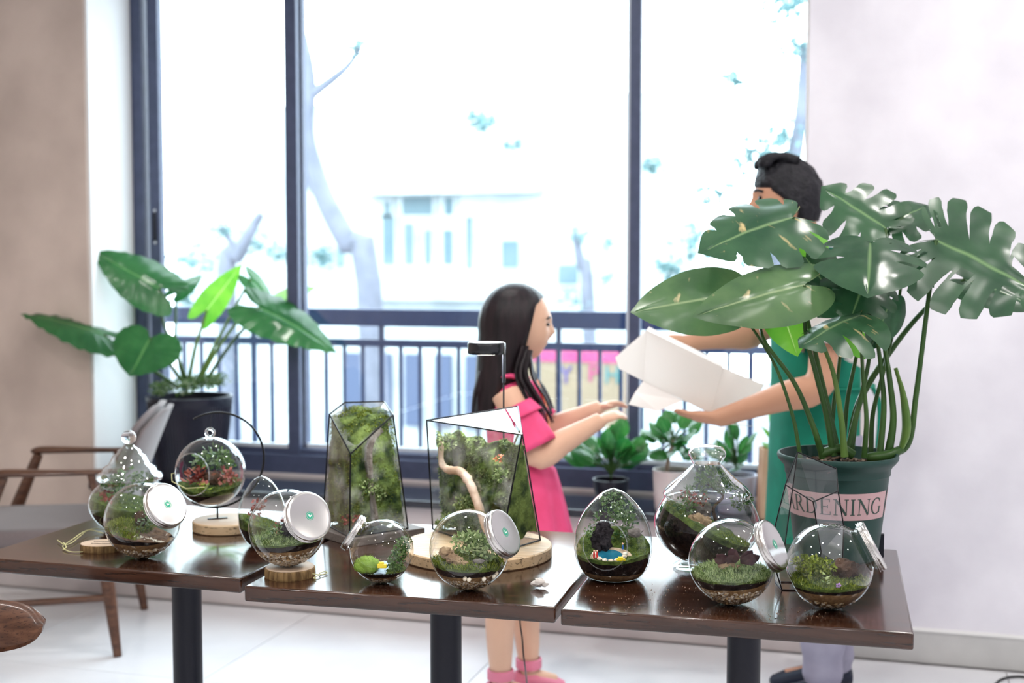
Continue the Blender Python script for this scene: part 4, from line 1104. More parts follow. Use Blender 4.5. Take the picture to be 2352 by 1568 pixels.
# --- tall planted terrarium
zg = TZ + .024
F = at_z(803, 1234, zg); Lb = at_z(742, 1200, zg); Rb = at_z(937, 1213, zg); Bb = Lb + Rb - F
V0 = {'f': F, 'l': Lb, 'r': Rb, 'b': Bb, 'v': at_y(805, 1042, F.y + .02), 'ls': at_y(757, 951, Lb.y - .01), 'rs': at_y(903, 953, Rb.y - .02),
      'tl': at_y(791, 924, Bb.y - .08), 'tr': at_y(882, 922, Bb.y - .06)}
org = (F + Bb) / 2; org.z = zg
pb = thing('plinth_board', (org.x, org.y, TZ), 'dark grey wooden board under the tall planted terrarium', 'board', None, math.atan2(Rb.y - F.y, Rb.x - F.x))
u = (Rb - F).length; w_ = (Lb - F).length
MB().box((0, 0, .0115), (.235, .25, .023)).build('board', 'grey_wood', pb, bevel=.002)
t, V = faceted('planted_glass_terrarium', 'tall faceted terrarium overgrown with moss, black edged, on a grey board', V0,
    [('l', 'f', 'v', 'ls'), ('f', 'r', 'rs', 'v'), ('ls', 'v', 'rs', 'tr', 'tl'), ('l', 'ls', 'tl', 'b'), ('r', 'b', 'tr', 'rs'), ('tl', 'tr', 'b'), ('l', 'f', 'r', 'b')],
    [('l', 'f'), ('f', 'r'), ('r', 'b'), ('b', 'l'), ('f', 'v'), ('l', 'ls'), ('r', 'rs'), ('v', 'ls'), ('v', 'rs'), ('ls', 'tl'), ('tl', 'tr'), ('tr', 'rs'), ('tl', 'b'), ('tr', 'b')], org)
shrink(V, list(V), .985, 5, .16, 3.0, 16).build('moss_mass', 'moss_dark', t)
m2 = shrink(V, list(V), .985, 5, .07, 1.0, 26)
mb = MB(); pts = [Vector(p) for p in m2.v]
for _ in range(9000):
    p = random.choice(pts)
    d = Vector((random.gauss(0, 1), random.gauss(0, 1), random.gauss(0, 1))).normalized() * .008; s = d.cross(Vector((random.random(), 1, random.random()))).normalized() * .0022
    n = noise.noise(p * 22)
    if n < -.12: continue
    p = p * .985 + Vector((0, 0, .0015)); mb.add([p - s, p + s, p + d * .7], [(0, 1, 2)])
mb.build('hanging_moss', 'moss', t, smooth=False, kind='stuff')
q0 = lerp(V['f'], V['b'], .30)
MB().tube(catmull([lerp(V['f'], V['r'], .45) * .9 + Vector((0, 0, .02)), lerp(V['v'], V['r'], .35) * .93, lerp(V['v'], V['rs'], .45) * .92, lerp(V['rs'], V['tr'], .2) * .90], 20), [.011, .012, .012, .011, .010, .010, .009, .009, .010, .011, .012, .012, .013, .013, .012, .011, .010, .009, .008, .007], 8).build('driftwood', 'stone_grey', t)
ml = MB(); bush(ml, lerp(V['f'], V['rs'], .42) * .96, .028, 190, .009); bush(ml, lerp(V['v'], V['r'], .5) * .95, .02, 90, .009); ml.build('small_leaf_plant', 'moss_pale', t, smooth=False)
ml = MB(); bush(ml, lerp(V['f'], V['ls'], .14) * .96, .013, 50, .010); bush(ml, lerp(V['f'], V['rs'], .14) * .96, .013, 50, .010); ml.build('red_moss', 'pinkleaf', t, smooth=False)

# --- round board, lamp and the leaning terrarium
hb = at_z(1094, 1274, TZ); rb_ = 174 * depth(hb) / FPX
bd2 = thing('round_wooden_board', hb, 'large round pale wooden board under the leaning terrarium and its lamp', 'board', None, YAW)
MB().lathe([(0, 0), (rb_ - .003, 0), (rb_, .003), (rb_, .027), (rb_ - .003, .030), (0, .030)], 72).build('board', 'paleWood', bd2, angle=35)
ztop = TZ + .030
BL = at_z(994, 1215, ztop + .0035); BR = at_z(1148, 1268, ztop + .0035); BB = at_z(1241, 1240, ztop + .0035); BK = (BL + BB) / 2 + FH * .025
V0 = {'bl': BL, 'br': BR, 'bb': BB, 'bk': BK, 'tl': at_y(980, 965, BL.y + .005), 'tr': at_y(1199, 998, BR.y + .045), 'tb': at_y(1189, 933, BB.y + .07)}
V0['tk'] = at_y(1000, 955, BK.y - .03)
org = (BL + BB) / 2; org.z = ztop
t, V = faceted('leaning_glass_terrarium', 'wide faceted glass terrarium with pale driftwood on the round board', V0,
    [('bl', 'br', 'tr', 'tl'), ('br', 'bb', 'tb', 'tr'), ('tl', 'tr', 'tb'), ('bl', 'tl', 'tb', 'bk'), ('bb', 'bk', 'tb')],
    [('bl', 'br'), ('br', 'bb'), ('bb', 'bk'), ('bk', 'bl'), ('bl', 'tl'), ('br', 'tr'), ('bb', 'tb'), ('tl', 'tr'), ('tr', 'tb'), ('tb', 'tl')], org)
def fpt(u, v, dep):     # a point behind the front panel
    a = lerp(V['bl'], V['br'], u); b = lerp(V['tl'], V['tr'], u); p = lerp(a, b, v)
    return p + FH * dep * .24 + RT * dep * .04
rows = []
for j in range(34):
    row = []
    for i in range(44):
        u = lerp(.06, 1.0, i / 43); v = lerp(.01, .95 - .07 * (1 + ns(i * .13, 0, 1)), j / 33)
        row.append(fpt(u, v, .26 + .16 * noise.fractal(Vector((i * .12, j * .12, 3)), .8, 2, 4)))
    rows.append(row)
mb = MB().rings(rows, close=False); mb.build('moss_wall', 'moss_dark', t, solid=.004)
wallp = [p for r in rows for p in r]
hull = shrink(V, ['br', 'bb', 'tr', 'tb'], .93, 4, .2, 5.0, 20)
hull.build('side_moss', 'moss_dark', t)
mb = MB()
for _ in range(8000):
    p = random.choice(wallp)
    n = noise.noise(p * 16 + Vector((3, 1, 2)))
    if n < -.02: continue
    d = Vector((random.gauss(0, .7), -1, random.gauss(0, .7))).normalized() * .009; s = d.cross(Vector((random.random(), .2, random.random()))).normalized() * .0024
    mb.add([p - s, p + s, p + d], [(0, 1, 2)])
mb.build('hanging_moss', 'moss_pale', t, smooth=False, kind='stuff')
mb = MB().tube(catmull([fpt(.15, .84, .07), fpt(.14, .64, .06), fpt(.22, .575, .06), fpt(.38, .58, .06), fpt(.50, .50, .05), fpt(.62, .34, .05), fpt(.78, .12, .05)], 30), [(.006 + .006 * math.sin(i / 29 * 2.6)) * (1 + .35 * ns(i * .7, 2, 1)) for i in range(30)], 10)
mb.build('driftwood_branch', 'bark', t)
mb = MB()
for q, (u, v, dp, r) in enumerate(((.42, .30, .10, .022), (.20, .82, .10, .026), (.25, .12, .06, .022), (.14, .06, .05, .016), (.86, .62, .08, .02))):
    mb = MB(); bush(mb, fpt(u, v, dp), r, 130, .010); mb.build('cushion_moss', 'moss_pale', t, smooth=False)
ml = MB(); bush(ml, fpt(.80, .76, .06), .009, 24, .009); ml.build('orange_leaves', 'ribbon', t, smooth=False)
MB().add([lerp(V['bl'], V['bk'], .02) + Vector((0, 0, .001)), V['br'] * .97 + Vector((0, 0, .001)), V['bb'] * .97 + Vector((0, 0, .001)), V['bk'] * .97 + Vector((0, 0, .001))], [(0, 1, 2, 3)]).build('sand_floor', 'sand', t, smooth=False)

lb = at_d(1157, 1190, depth(BB) + .115); lbz = ztop
lp = thing('terrarium_lamp', (lb.x, lb.y, lbz), 'small black disc shaped lamp on a thin pole behind the leaning terrarium', 'lamp', None, YAW)
zh = height_on(1157, 815, lb) - lbz; zj = height_on(1157, 870, lb) - lbz; k = depth(lb) / FPX
MB().lathe([(0, 0), (.026, 0), (.026, .006), (.01, .010), (0, .010)], 28).build('foot', 'plastic_black', lp)
MB().tube([(0, 0, .006), (0, 0, zj)], .0026, 10).build('lower_pole', 'plastic_black', lp)
MB().tube([(0, 0, zj - .01), (0, 0, zh + .004)], .0046, 12).build('upper_pole', 'plastic_black', lp)
hr = 43.5 * k; hz0 = height_on(1118, 812, lb) - lbz; hz1 = height_on(1118, 786, lb) - lbz
MB().lathe([(0, hz0), (hr * .96, hz0), (hr, hz0 + .003), (hr, hz1 - .002), (hr * .97, hz1), (0, hz1)], 48, Matrix.Translation(((1118 - 1157) * k, 0, 0))).build('lamp_head', 'plastic_black', lp)
MB().lathe([(0, hz1 + .0006), (hr * .93, hz1 + .0006)], 48, Matrix.Translation(((1118 - 1157) * k, 0, 0))).build('lamp_head_top', 'white', lp)
MB().lathe([(0, hz0 - .0005), (hr * .85, hz0 - .0005)], 40, Matrix.Translation(((1118 - 1157) * k, 0, 0))).build('diffuser', 'lamp_on', lp)
ll = bpy.data.lights.new('terrarium_lamp_beam', 'AREA'); ll.shape = 'DISK'; ll.size = hr * 1.6; ll.energy = 2.2; ll.color = (1.0, 0.98, 0.95)
lo = bpy.data.objects.new('terrarium_lamp_beam', ll); COL.objects.link(lo); lo.parent = lp; lo.location = ((1118 - 1157) * k, 0, hz0 - .002)
cp = [Vector((.0, .03, .004)), Vector((.02, .10, .004))]
cpw = [at_z(1197, 1205, TZ + .03), at_y(1196, 1400, 3.62), at_y(1200, 1470, 3.62), at_y(1206, 1530, 3.63), at_y(1216, 1580, 3.64)]
w0 = Vector(lp.location); Ri = Matrix.Rotation(-YAW, 3, 'Z')
cable = [(0, .012, .004), (0, .035, .004)] + [tuple(Ri @ (p - w0)) for p in (Vector((w0.x + .01, max(3.50, w0.y + .06), TZ + .004)), Vector((w0.x + .015, max(3.56, w0.y + .12), TZ - .10)), at_y(1196, 1400, 3.62), at_y(1200, 1470, 3.62), at_y(1206, 1530, 3.63), at_z(1226, 1640, .004), at_z(1300, 1680, .004))]
MB().tube(catmull(cable, 60), .0024, 8).build('cable', 'black_wire', lp)

# --- empty faceted terrarium
zg = TZ + .0015
b0 = at_z(1796, 1354, zg); b1 = at_z(1832, 1356, zg); dy = FH * .075
V0 = {'b0': b0, 'b1': b1 + RT * .03, 'b2': b1 + RT * .045 + dy, 'b3': b0 + RT * .0 + dy,
      'm0': at_d(1776, 1225, depth(b0) + .02), 'm1': at_d(1781, 1306, depth(b0) + .005),
      'k': at_d(1868, 1152, depth(b0) - .02), 'j': at_d(1886, 1268, depth(b0) - .02),
      's0': at_d(1804, 1113, depth(b0) + .02), 's1': at_d(1925, 1128, depth(b0) + .05), 's2': at_d(1938, 1209, depth(b0) + .07),
      't0': at_d(1832, 1038, depth(b0) + .06), 't1': at_d(1921, 1076, depth(b0) + .10), 'r': at_d(1800, 1270, depth(b0) + .14), 'q': at_d(1935, 1300, depth(b0) + .09)}
org = (b0 + b1) / 2 + dy * .5; org.z = TZ
t, V = faceted('empty_faceted_terrarium', 'empty clear faceted glass terrarium with thin black edges', V0,
    [('s0', 'k', 's1', 't1', 't0'), ('s0', 'm0', 'm1', 'b0', 'j', 'k'), ('k', 'j', 's2', 's1'), ('j', 'b0', 'b1'), ('j', 'b1', 'q', 's2'), ('m0', 's0', 't0', 'r'), ('m1', 'm0', 'r', 'b3', 'b0'), ('s1', 's2', 'q', 'b2', 'r', 't0', 't1')],
    [('s0', 'k'), ('k', 's1'), ('s1', 't1'), ('t1', 't0'), ('t0', 's0'), ('s0', 'm0'), ('m0', 'm1'), ('m1', 'b0'), ('b0', 'b1'), ('k', 'j'), ('j', 'b1'), ('s1', 's2'), ('s2', 'q'), ('q', 'b1'), ('b0', 'b3'), ('b1', 'b2'), ('b2', 'b3'), ('m0', 'r'), ('r', 'b3'), ('r', 't0')], org, wet=False, came=.0016)

# ---------------------------------------------------------------- small things on the tables
tg = at_z(236, 1262, TZ)
t = thing('wooden_tag', tg, 'oval wooden tag with a string loop and two lines of lettering', 'tag', None, YAW)
X = Matrix.Scale(1.0, 4) @ Matrix.Diagonal((1.0, .8, 1, 1))
MB().lathe([(0, 0), (.057, 0), (.0585, .003), (.057, .0185)], 44, X).build('bark_edge', 'wood_bark', t)
MB().lathe([(0, .0192), (.055, .0192), (.057, .018)], 44, X).build('cut_face', 'wood_face', t)
mb = MB()
random.seed(3)
for row, (y, n) in enumerate(((.010, 9), (-.012, 8))):
    x = -.026
    for q in range(n):
        wl = random.uniform(.0035, .0065); mb.box((x + wl / 2, y + random.uniform(-.001, .001), .0195), (wl, random.uniform(.004, .006), .0003)); x += wl + .0012
mb.build('lettering', 'ink', t, smooth=False)
kn = at_z(148, 1248, TZ + .006) - tg; kn = Matrix.Rotation(-YAW, 3, 'Z') @ kn
def loc(px, py, dz): return Matrix.Rotation(-YAW, 3, 'Z') @ (at_z(px, py, TZ + dz) - tg)
sp = [loc(240, 1216, .004), loc(215, 1214, .012), loc(190, 1222, .014), loc(170, 1236, .008), loc(150, 1249, .004), loc(144, 1254, .006), loc(150, 1262, .004), loc(165, 1267, .003), loc(190, 1267, .004)]
mb = MB().tube(catmull(sp, 40), .0011, 6)
sp = [loc(238, 1224, .004), loc(205, 1217, .010), loc(185, 1230, .008), loc(165, 1246, .006), loc(148, 1250, .006), loc(132, 1240, .006)]
mb.tube(catmull(sp, 30), .0011, 6); mb.tube(catmull([loc(150, 1250, .006), loc(146, 1246, .009), loc(152, 1256, .008), loc(144, 1262, .003)], 14), .0012, 6)
mb.build('string', 'string', t)
random.seed(11)
ws = at_z(1238, 1350, TZ)
mb = MB()
for q in range(9):
    a = q * .8; mb.rock((.009 * math.cos(a) * (q % 3 * .6), .007 * math.sin(a), .009 + .0025 * (q % 4)), .0085, (1.2, .5, .8), 2, .45, 2, q)
tag(mb.build('paper_scrap', 'palepaper' if 'palepaper' in M else 'paper', None), 'small crumpled cream white scrap lying alone on the bare tabletop', 'scrap')
bpy.data.objects['paper_scrap'].location = (ws.x, ws.y, TZ + .0005)
for nm, lab, boxes, n in (('soil_crumbs', 'fine crumbs of soil scattered before the egg terrarium', [(1330, 1620, 1340, 1408), (1560, 1900, 1395, 1425)], 260),):
    mb = MB()
    for _ in range(n):
        a, b, c, d = random.choice(boxes); p = at_z(random.uniform(a, b), random.uniform(c, d), TZ + .0006); mb.ball(p, random.uniform(.0005, .0014), 1)
    tag(mb.build(nm, 'barkchip'), lab, 'crumbs', kind='stuff')

# ================================================================ PLANTS
HEART = [(.015, -.02), (.10, -.16), (.24, -.22), (.38, -.15), (.47, .02), (.49, .22), (.45, .43), (.35, .63), (.20, .83), (0, 1.0)]
ARROW = [(.015, -.02), (.10, -.22), (.22, -.30), (.30, -.20), (.34, .0), (.35, .2), (.31, .42), (.23, .63), (.12, .83), (0, 1.0)]
OVAL = [(.0, 0), (.07, .02), (.15, .10), (.21, .22), (.24, .38), (.23, .54), (.18, .70), (.11, .85), (.05, .94), (0, 1.0)]
def leaf(base, tip, normal, width=1.0, lobes=0, depthf=0.55, gap=0.5, droop=0.18, cup=0.12, outline=HEART, ripple=0.0, seed=0, holes=(), solid_from=0.0, solid_to=1.0, mb=None):
    base, tip = Vector(base), Vector(tip); d = tip - base; L = d.length; yv = d.normalized()
    n = Vector(normal); n = (n - yv * n.dot(yv)).normalized(); xv = yv.cross(n)
    mb = mb or MB()
    if mb.uv is None: mb.uv = []
    cur = catmull([(a, b, 0) for a, b in outline], 201)
    def margin(u): return cur[max(0, min(200, int(round(u * 200))))]
    rnd = random.Random(seed)
    NL = lobes or 7; NA = 6 if lobes else 4; NV = 16 if lobes else 11
    for side in (-1, 1):
        cuts = [(depthf + rnd.uniform(-.10, .08), gap * rnd.uniform(.75, 1.2)) for _ in range(NL + 1)]
        for k in range(NL):
            grid = []
            for j in range(NA + 1):
                row = []
                for i in range(NV + 1):
                    v = i / NV; s = j / NA
                    u0, u1 = k / NL, (k + 1) / NL
                    if lobes:
                        for e, edge_u in ((0, u0), (1, u1)):
                            kk = k + e
                            if kk == 0 or kk == NL or not (solid_from <= edge_u <= solid_to): continue
                            cd, gp = cuts[kk]
                            if v > cd:
                                x = (v - cd) / (1 - cd); g = gp * (0.30 + 0.45 * x) * math.sqrt(min(1, x * 5)) * (0.5 / NL)
                                if x > .72: g += ((x - .72) / .28) ** 2.2 * .17 / NL * (1.0 if e == 0 else .55)
                                if e == 0: u0 = edge_u + g
                                else: u1 = edge_u - g
                    u = lerp(u0, u1, s)
                    m = margin(u); my = max(0.0, (u - .22) / .78) ** 1.15 * .97
                    bulge = math.sin(v * PI) * .05 * (1 if u > .3 else 0)
                    x = lerp(0, m.x, v) * side * width; y = lerp(my, m.y, v ** 1.15) - bulge * .6
                    if lobes and v > .75: y += (v - .75) * .05
                    z = -droop * y * abs(y) * 1.0 - cup * (abs(x) ** 1.6) * 1.6 + ripple * math.sin(u * NL * 2 * PI * (1 if lobes else 1.5)) * v * .12 + .015 * noise.noise(Vector((x * 5 + seed, y * 5, seed)))
                    z += .05 * math.exp(-(v / .12) ** 2) * -.25
                    row.append(base + (xv * x + yv * y + n * z) * L)
                    mb.uv.append(((.5 + side * u * .5), v))
                grid.append(row)
            o = len(mb.v)
            for row in grid: mb.v.extend(tuple(p) for p in row)
            W = NV + 1
            for j in range(NA):
                for i in range(NV):
                    if (side, k) in holes and 4 <= i <= 7 and 1 <= j <= NA - 2: continue
                    q = (o + j * W + i, o + j * W + i + 1, o + (j + 1) * W + i + 1, o + (j + 1) * W + i)
                    mb.f.append(q if side > 0 else q[::-1])
    return mb
def weld(o, d=1e-5):
    bm = bmesh.new(); bm.from_mesh(o.data); bmesh.ops.remove_doubles(bm, verts=bm.verts[:], dist=d); bm.to_mesh(o.data); bm.free(); return o
def cn(a, b, c):      # normal from right, up, towards-camera
    return RT * a + Vector((0, 0, 1)) * b - FH * c

# --- the big split leaf plant in its nursery pot
pb0 = at_z(1920, 1278, TZ)
pot = thing('split_leaf_plant', pb0, 'large split leaf houseplant in a dark green pot lettered GARDENING', 'plant', None, YAW)
dp = depth(pb0); ppm = dp / FPX
ztop = height_on(1921, 1040, pb0) - TZ; rt_ = 134 * ppm; rb = 92 * ppm
def pot_r(z): return lerp(rb, 121 * ppm, z / ztop)
prof = [(0, .001), (rb - .004, .001), (rb, .005)]
for i in range(1, 9): prof.append((pot_r(ztop * .80 * i / 8), ztop * .80 * i / 8))
prof += [(pot_r(ztop * .80) + .003, ztop * .815), (pot_r(ztop * .9), ztop * .86), (pot_r(ztop * .9) + .004, ztop * .89), (rt_ - .004, ztop * .93), (rt_, ztop * .95), (rt_ + .002, ztop * .98), (rt_, ztop), (rt_ - .005, ztop), (rt_ - .010, ztop * .95), (pot_r(ztop * .8) - .006, ztop * .80), (0, ztop * .80)]
po = MB().lathe(prof, 72).build('pot', 'pot_green', pot, angle=35)
def on_pot(ang, z, off): r = pot_r(z) + off; return Vector((r * math.sin(ang), -r * math.cos(ang), z))
zl0 = height_on(1920, 1178, pb0) - TZ + .004; zl1 = height_on(1920, 1118, pb0) - TZ + .004
for a0, a1 in ((-112, 57), (64, 150)):
    rows = [[on_pot(math.radians(lerp(a0, a1, i / 48)), lerp(zl0, zl1, j / 4), .0008) for i in range(49)] for j in range(5)]
    lab = MB().rings(rows, close=False).build('printed_band', 'pot_band', po)
    if a0 == -112:
        tx = MB(); cur_x = 0.0
        def stroke(pts, w):
            for (x0, y0), (x1, y1) in zip(pts, pts[1:]):
                dx, dy = x1 - x0, y1 - y0; L_ = math.hypot(dx, dy); nx, ny = -dy / L_ * w / 2, dx / L_ * w / 2; nseg = max(1, int(abs(dx) / .12))
                for s_ in range(nseg):
                    a_, b_ = s_ / nseg, (s_ + 1) / nseg
                    tx.add([(cur_x + x0 + dx * a_ - nx, y0 + dy * a_ - ny, 0), (cur_x + x0 + dx * b_ - nx, y0 + dy * b_ - ny, 0), (cur_x + x0 + dx * b_ + nx, y0 + dy * b_ + ny, 0), (cur_x + x0 + dx * a_ + nx, y0 + dy * a_ + ny, 0)], [(0, 1, 2, 3)])
        def arc(cx_, cy_, rx, ry, a0_, a1_, wmin, wmax):
            n_ = 18; P_ = []
            for q in range(n_ + 1):
                a_ = math.radians(lerp(a0_, a1_, q / n_)); w_ = lerp(wmin, wmax, abs(math.cos(a_)))
                P_.append(((cx_ + (rx - w_ / 2) * math.cos(a_), cy_ + (ry - w_ / 2) * math.sin(a_)), (cx_ + (rx + w_ / 2) * math.cos(a_), cy_ + (ry + w_ / 2) * math.sin(a_))))
            for (a_, b_), (c_, d_) in zip(P_, P_[1:]): tx.add([(cur_x + a_[0], a_[1], 0), (cur_x + b_[0], b_[1], 0), (cur_x + d_[0], d_[1], 0), (cur_x + c_[0], c_[1], 0)], [(0, 1, 2, 3)])
        K_, T_ = .14, .05
        def serif(x_, y_, w_=.30): stroke([(x_ - w_ / 2, y_), (x_ + w_ / 2, y_)], T_)
        def stemv(x_, k_): stroke([(x_, 0), (x_, 1)], k_)
        for ch_ in 'GARDENING':
            if ch_ == 'G':
                arc(.48, .5, .42, .50, 40, 325, T_, K_); stroke([(.82, .06), (.82, .42)], K_); serif(.80, .43, .34); stroke([(.80, .98), (.80, .74)], T_); adv = 1.0
            elif ch_ == 'A':
                stroke([(.10, 0), (.46, 1.0)], T_ * 1.2); stroke([(.44, 1.0), (.84, 0)], K_); stroke([(.22, .34), (.70, .34)], T_); serif(.10, .02); serif(.84, .02); adv = .98
            elif ch_ == 'R':
                stemv(.18, K_); serif(.18, .02); serif(.15, .98, .24); arc(.40, .75, .24, .235, -90, 90, T_, K_); stroke([(.18, .985), (.42, .985)], T_); stroke([(.18, .515), (.42, .515)], T_); stroke([(.42, .52), (.80, .03)], K_); serif(.84, .02, .2); adv = .94
            elif ch_ == 'D':
                stemv(.18, K_); serif(.15, .02, .24); serif(.15, .98, .24); stroke([(.18, .98), (.42, .98)], T_); stroke([(.18, .02), (.42, .02)], T_); arc(.42, .5, .40, .48, -90, 90, T_, K_); adv = .98
            elif ch_ == 'E':
                stemv(.18, K_); serif(.13, .02, .22); serif(.13, .98, .22); stroke([(.18, .98), (.68, .98)], T_); stroke([(.18, .02), (.72, .02)], T_); stroke([(.18, .51), (.54, .51)], T_); stroke([(.68, 1), (.68, .80)], T_); stroke([(.73, 0), (.73, .22)], T_); stroke([(.55, .62), (.55, .40)], T_); adv = .86
            elif ch_ == 'N':
                stemv(.16, T_ * 1.2); stemv(.84, T_ * 1.2); stroke([(.14, 1), (.84, 0)], K_); serif(.16, .02, .28); serif(.10, .98, .22); serif(.84, .98, .28); adv = 1.0
            else:
                stemv(.2, K_); serif(.2, .02); serif(.2, .98); adv = .44
            cur_x += adv + .06
        hh = (zl1 - zl0) * .60; tot = cur_x - .06
        mb = MB(); mb.add([on_pot(math.radians(lerp(-108, 46, v_[0] / tot)), (zl0 + zl1) / 2 + (v_[1] - .5) * hh, .0014) for v_ in tx.v], tx.f)
        mb.build('lettering', 'pot_print', lab, smooth=False)
MB().box(on_pot(math.radians(78), .035, .001), (.012, .02, .06), Matrix.Rotation(math.radians(78), 3, 'Z')).build('drain_slot', 'black_metal', po)
zs = ztop * .86
MB().lathe([(0, zs + .008), (rt_ * .5, zs + .004), (pot_r(zs) - .005, zs)], 40).build('potting_mix', 'soil', po)
random.seed(5); mb = MB()
for _ in range(260):
    a = random.uniform(0, 2 * PI); r = math.sqrt(random.random()) * (rt_ - .022); rot = Matrix.Rotation(random.uniform(0, 6), 3, 'Z') @ Matrix.Rotation(random.uniform(-.6, .6), 3, 'X')
    mb.box((r * math.cos(a), r * math.sin(a), zs + .008), (random.uniform(.008, .02), random.uniform(.004, .010), .003), rot)
mb.build('bark_chips', 'barkchip', pot, smooth=False, kind='stuff')
IR = Matrix.Rotation(-YAW, 3, 'Z')
def pl(px, py, dd): return IR @ (at_d(px, py, dd) - pb0)
def nl(a, b, c): return Vector((a, -c, b))
D = dp
def mono(bpx, bpy, bd, tpx, tpy, td, nrm, w, m, sd, lobes=7, **kw):
    a = pl(bpx, bpy, D + bd); b = pl(tpx, tpy, D + td)
    mb = leaf(a, b, nl(*nrm), w, lobes, seed=sd, **kw)
    o = weld(mb.build('leaf', m, pot, angle=180)); return o
mono(2150, 549, .02, 2425, 672, -.05, (.05, .62, .95), 1.18, 'leaf_dark', 1, 8, depthf=.38, gap=.34, droop=.10, cup=.14, solid_from=.12, holes=((1, 4), (1, 6), (-1, 6)))
mono(2035, 523, .10, 1890, 424, .16, (.0, .55, .85), 1.35, 'leaf_dark', 2, 6, depthf=.38, gap=.5, droop=.05, cup=.18)
mono(1999, 556, -.03, 1996, 652, -.22, (.0, .95, .30), 1.25, 'leaf_dark', 3, 7, depthf=.50, gap=.55, droop=.16, cup=.22, solid_from=.3, solid_to=.62)
mono(1822, 497, .05, 1612, 548, -.05, (.05, .80, .62), 1.05, 'leaf_cream', 4, 6, depthf=.62, gap=.35, droop=.16, cup=.25)
mono(1672, 678, .03, 1450, 706, .0, (.05, .55, .9), .80, 'leaf_pale', 5, 0, droop=.10, cup=.18)
mono(1850, 652, -.08, 1598, 706, -.16, (.0, .55, .85), .60, 'leaf_pale', 6, 0, droop=.14, cup=.45)
mono(1975, 722, -.10, 1836, 765, -.16, (.05, .95, .30), 1.30, 'leaf_cream', 7, 6, depthf=.5, gap=.5, droop=.22, cup=.42, solid_from=.4)
mono(1990, 630, .0, 1962, 716, -.12, (.15, .75, .6), 1.25, 'leaf_dark', 8, 6, depthf=.6, gap=.4, droop=.25, cup=.3)
mono(2045, 516, .14, 2140, 452, .22, (.2, .75, .6), .9, 'leaf_dark', 9, 5, depthf=.6, gap=.4)
mono(1795, 712, .02, 1836, 815, -.02, (.2, .15, 1), .95, 'leaf_fresh', 10, 0, droop=.1)
mono(2215, 640, .16, 2400, 690, .12, (.0, .7, .7), .75, 'leaf_dark', 11, 0)
mono(2075, 600, .08, 2150, 640, .02, (.1, .6, .7), 1.0, 'leaf_dark', 12, 0, droop=.3)
mono(1955, 770, .04, 1990, 822, .02, (.1, .1, 1), 1.0, 'leaf_fresh', 13, 0)
mono(1850, 590, .08, 1905, 660, .0, (-.2, .6, .7), 1.2, 'leaf_dark', 14, 0)
mono(2045, 690, .03, 2012, 800, -.02, (.4, .3, .8), .9, 'leaf_dark', 15, 0, droop=.2)
mono(1850, 545, .12, 1862, 650, .08, (-.2, .2, .9), .9, 'leaf_fresh', 16, 0)
mono(1745, 745, .02, 1690, 725, -.03, (.0, .9, .2), .7, 'leaf_dark', 17, 0)
mono(1945, 660, .10, 1880, 720, .06, (-.1, .5, .8), 1.1, 'leaf_dark', 18, 0)
def stem(pts, r0, r1, m='petiole', sheath=None):
    P = catmull([pl(a, b, D + c) for a, b, c in pts], 26)
    rr = [lerp(r0, r1, (i / 25) ** .6) for i in range(26)]
    MB().tube(P, rr, 12).build('petiole', m, pot)
stem([(1838, 1050, -.02), (1822, 960, -.03), (1785, 850, -.02), (1738, 768, .0), (1672, 680, .03)], .006, .0032)
stem([(1890, 1050, .0), (1868, 980, -.02), (1825, 880, -.02), (1760, 790, -.04), (1745, 748, .02)], .010, .004)
stem([(1915, 1045, .0), (1898, 950, -.01), (1872, 850, -.03), (1850, 760, -.05), (1848, 655, -.08)], .011, .0042)
stem([(1925, 1045, .03), (1905, 950, .04), (1875, 820, .05), (1835, 640, .05), (1822, 500, .05)], .011, .0042)
stem([(1940, 1048, -.03), (1932, 960, -.04), (1915, 860, -.05), (1890, 790, -.08)], .010, .005, 'petiole_pale')
stem([(1945, 1045, .03), (1965, 960, .03), (1985, 880, .03), (2000, 780, .02), (2000, 560, -.03)], .010, .0042)
stem([(1985, 1050, -.03), (1990, 960, -.05), (1982, 860, -.07), (1975, 725, -.10)], .008, .004)
stem([(2020, 1048, .0), (2030, 940, .0), (2025, 860, .0), (2012, 760, .0), (1990, 632, .0)], .010, .004)
stem([(2040, 1045, .0), (2052, 960, -.01), (2042, 860, -.01), (2030, 760, .04), (2035, 525, .10)], .012, .0045)
stem([(2030, 1045, .02), (2085, 1020, .0), (2105, 900, .0), (2128, 720, .0), (2150, 552, .02)], .011, .0052)
stem([(1950, 1045, .05), (1975, 920, .06), (2050, 800, .10), (2130, 705, .14), (2215, 642, .16)], .013, .005)
stem([(1935, 1045, .06), (1945, 930, .07), (1960, 850, .06), (1985, 740, .08), (2045, 518, .14)], .008, .004)
stem([(2000, 1048, .05), (2005, 950, .06), (2030, 850, .06), (2060, 720, .07), (2075, 602, .08)], .008, .004)
stem([(1905, 1045, .05), (1915, 930, .06), (1925, 860, .05), (1940, 700, .09), (1946, 662, .10)], .008, .0035)
P = catmull([pl(2068, 1035, D - .01), pl(2082, 985, D - .02), pl(2075, 910, D - .02), pl(2057, 845, D - .01)], 18)
MB().tube(P, [.008 + .014 * math.sin(PI * min(1, i / 15)) * (1 - i / 22) for i in range(18)], 12, flat=.6).build('leaf_sheath', 'petiole_pale', pot)
MB().tube(catmull([pl(1990, 1050, D - .01), pl(2040, 1045, D - .02), pl(2072, 1030, D - .01)], 12), [.010, .012, .013, .013, .013, .013, .013, .013, .013, .012, .011, .010], 10).build('rhizome', 'petiole', pot)
MB().tube(catmull([pl(1885, 1042, D), pl(1930, 1030, D), pl(1960, 1045, D)], 10), .013, 10).build('rhizome', 'petiole', pot)

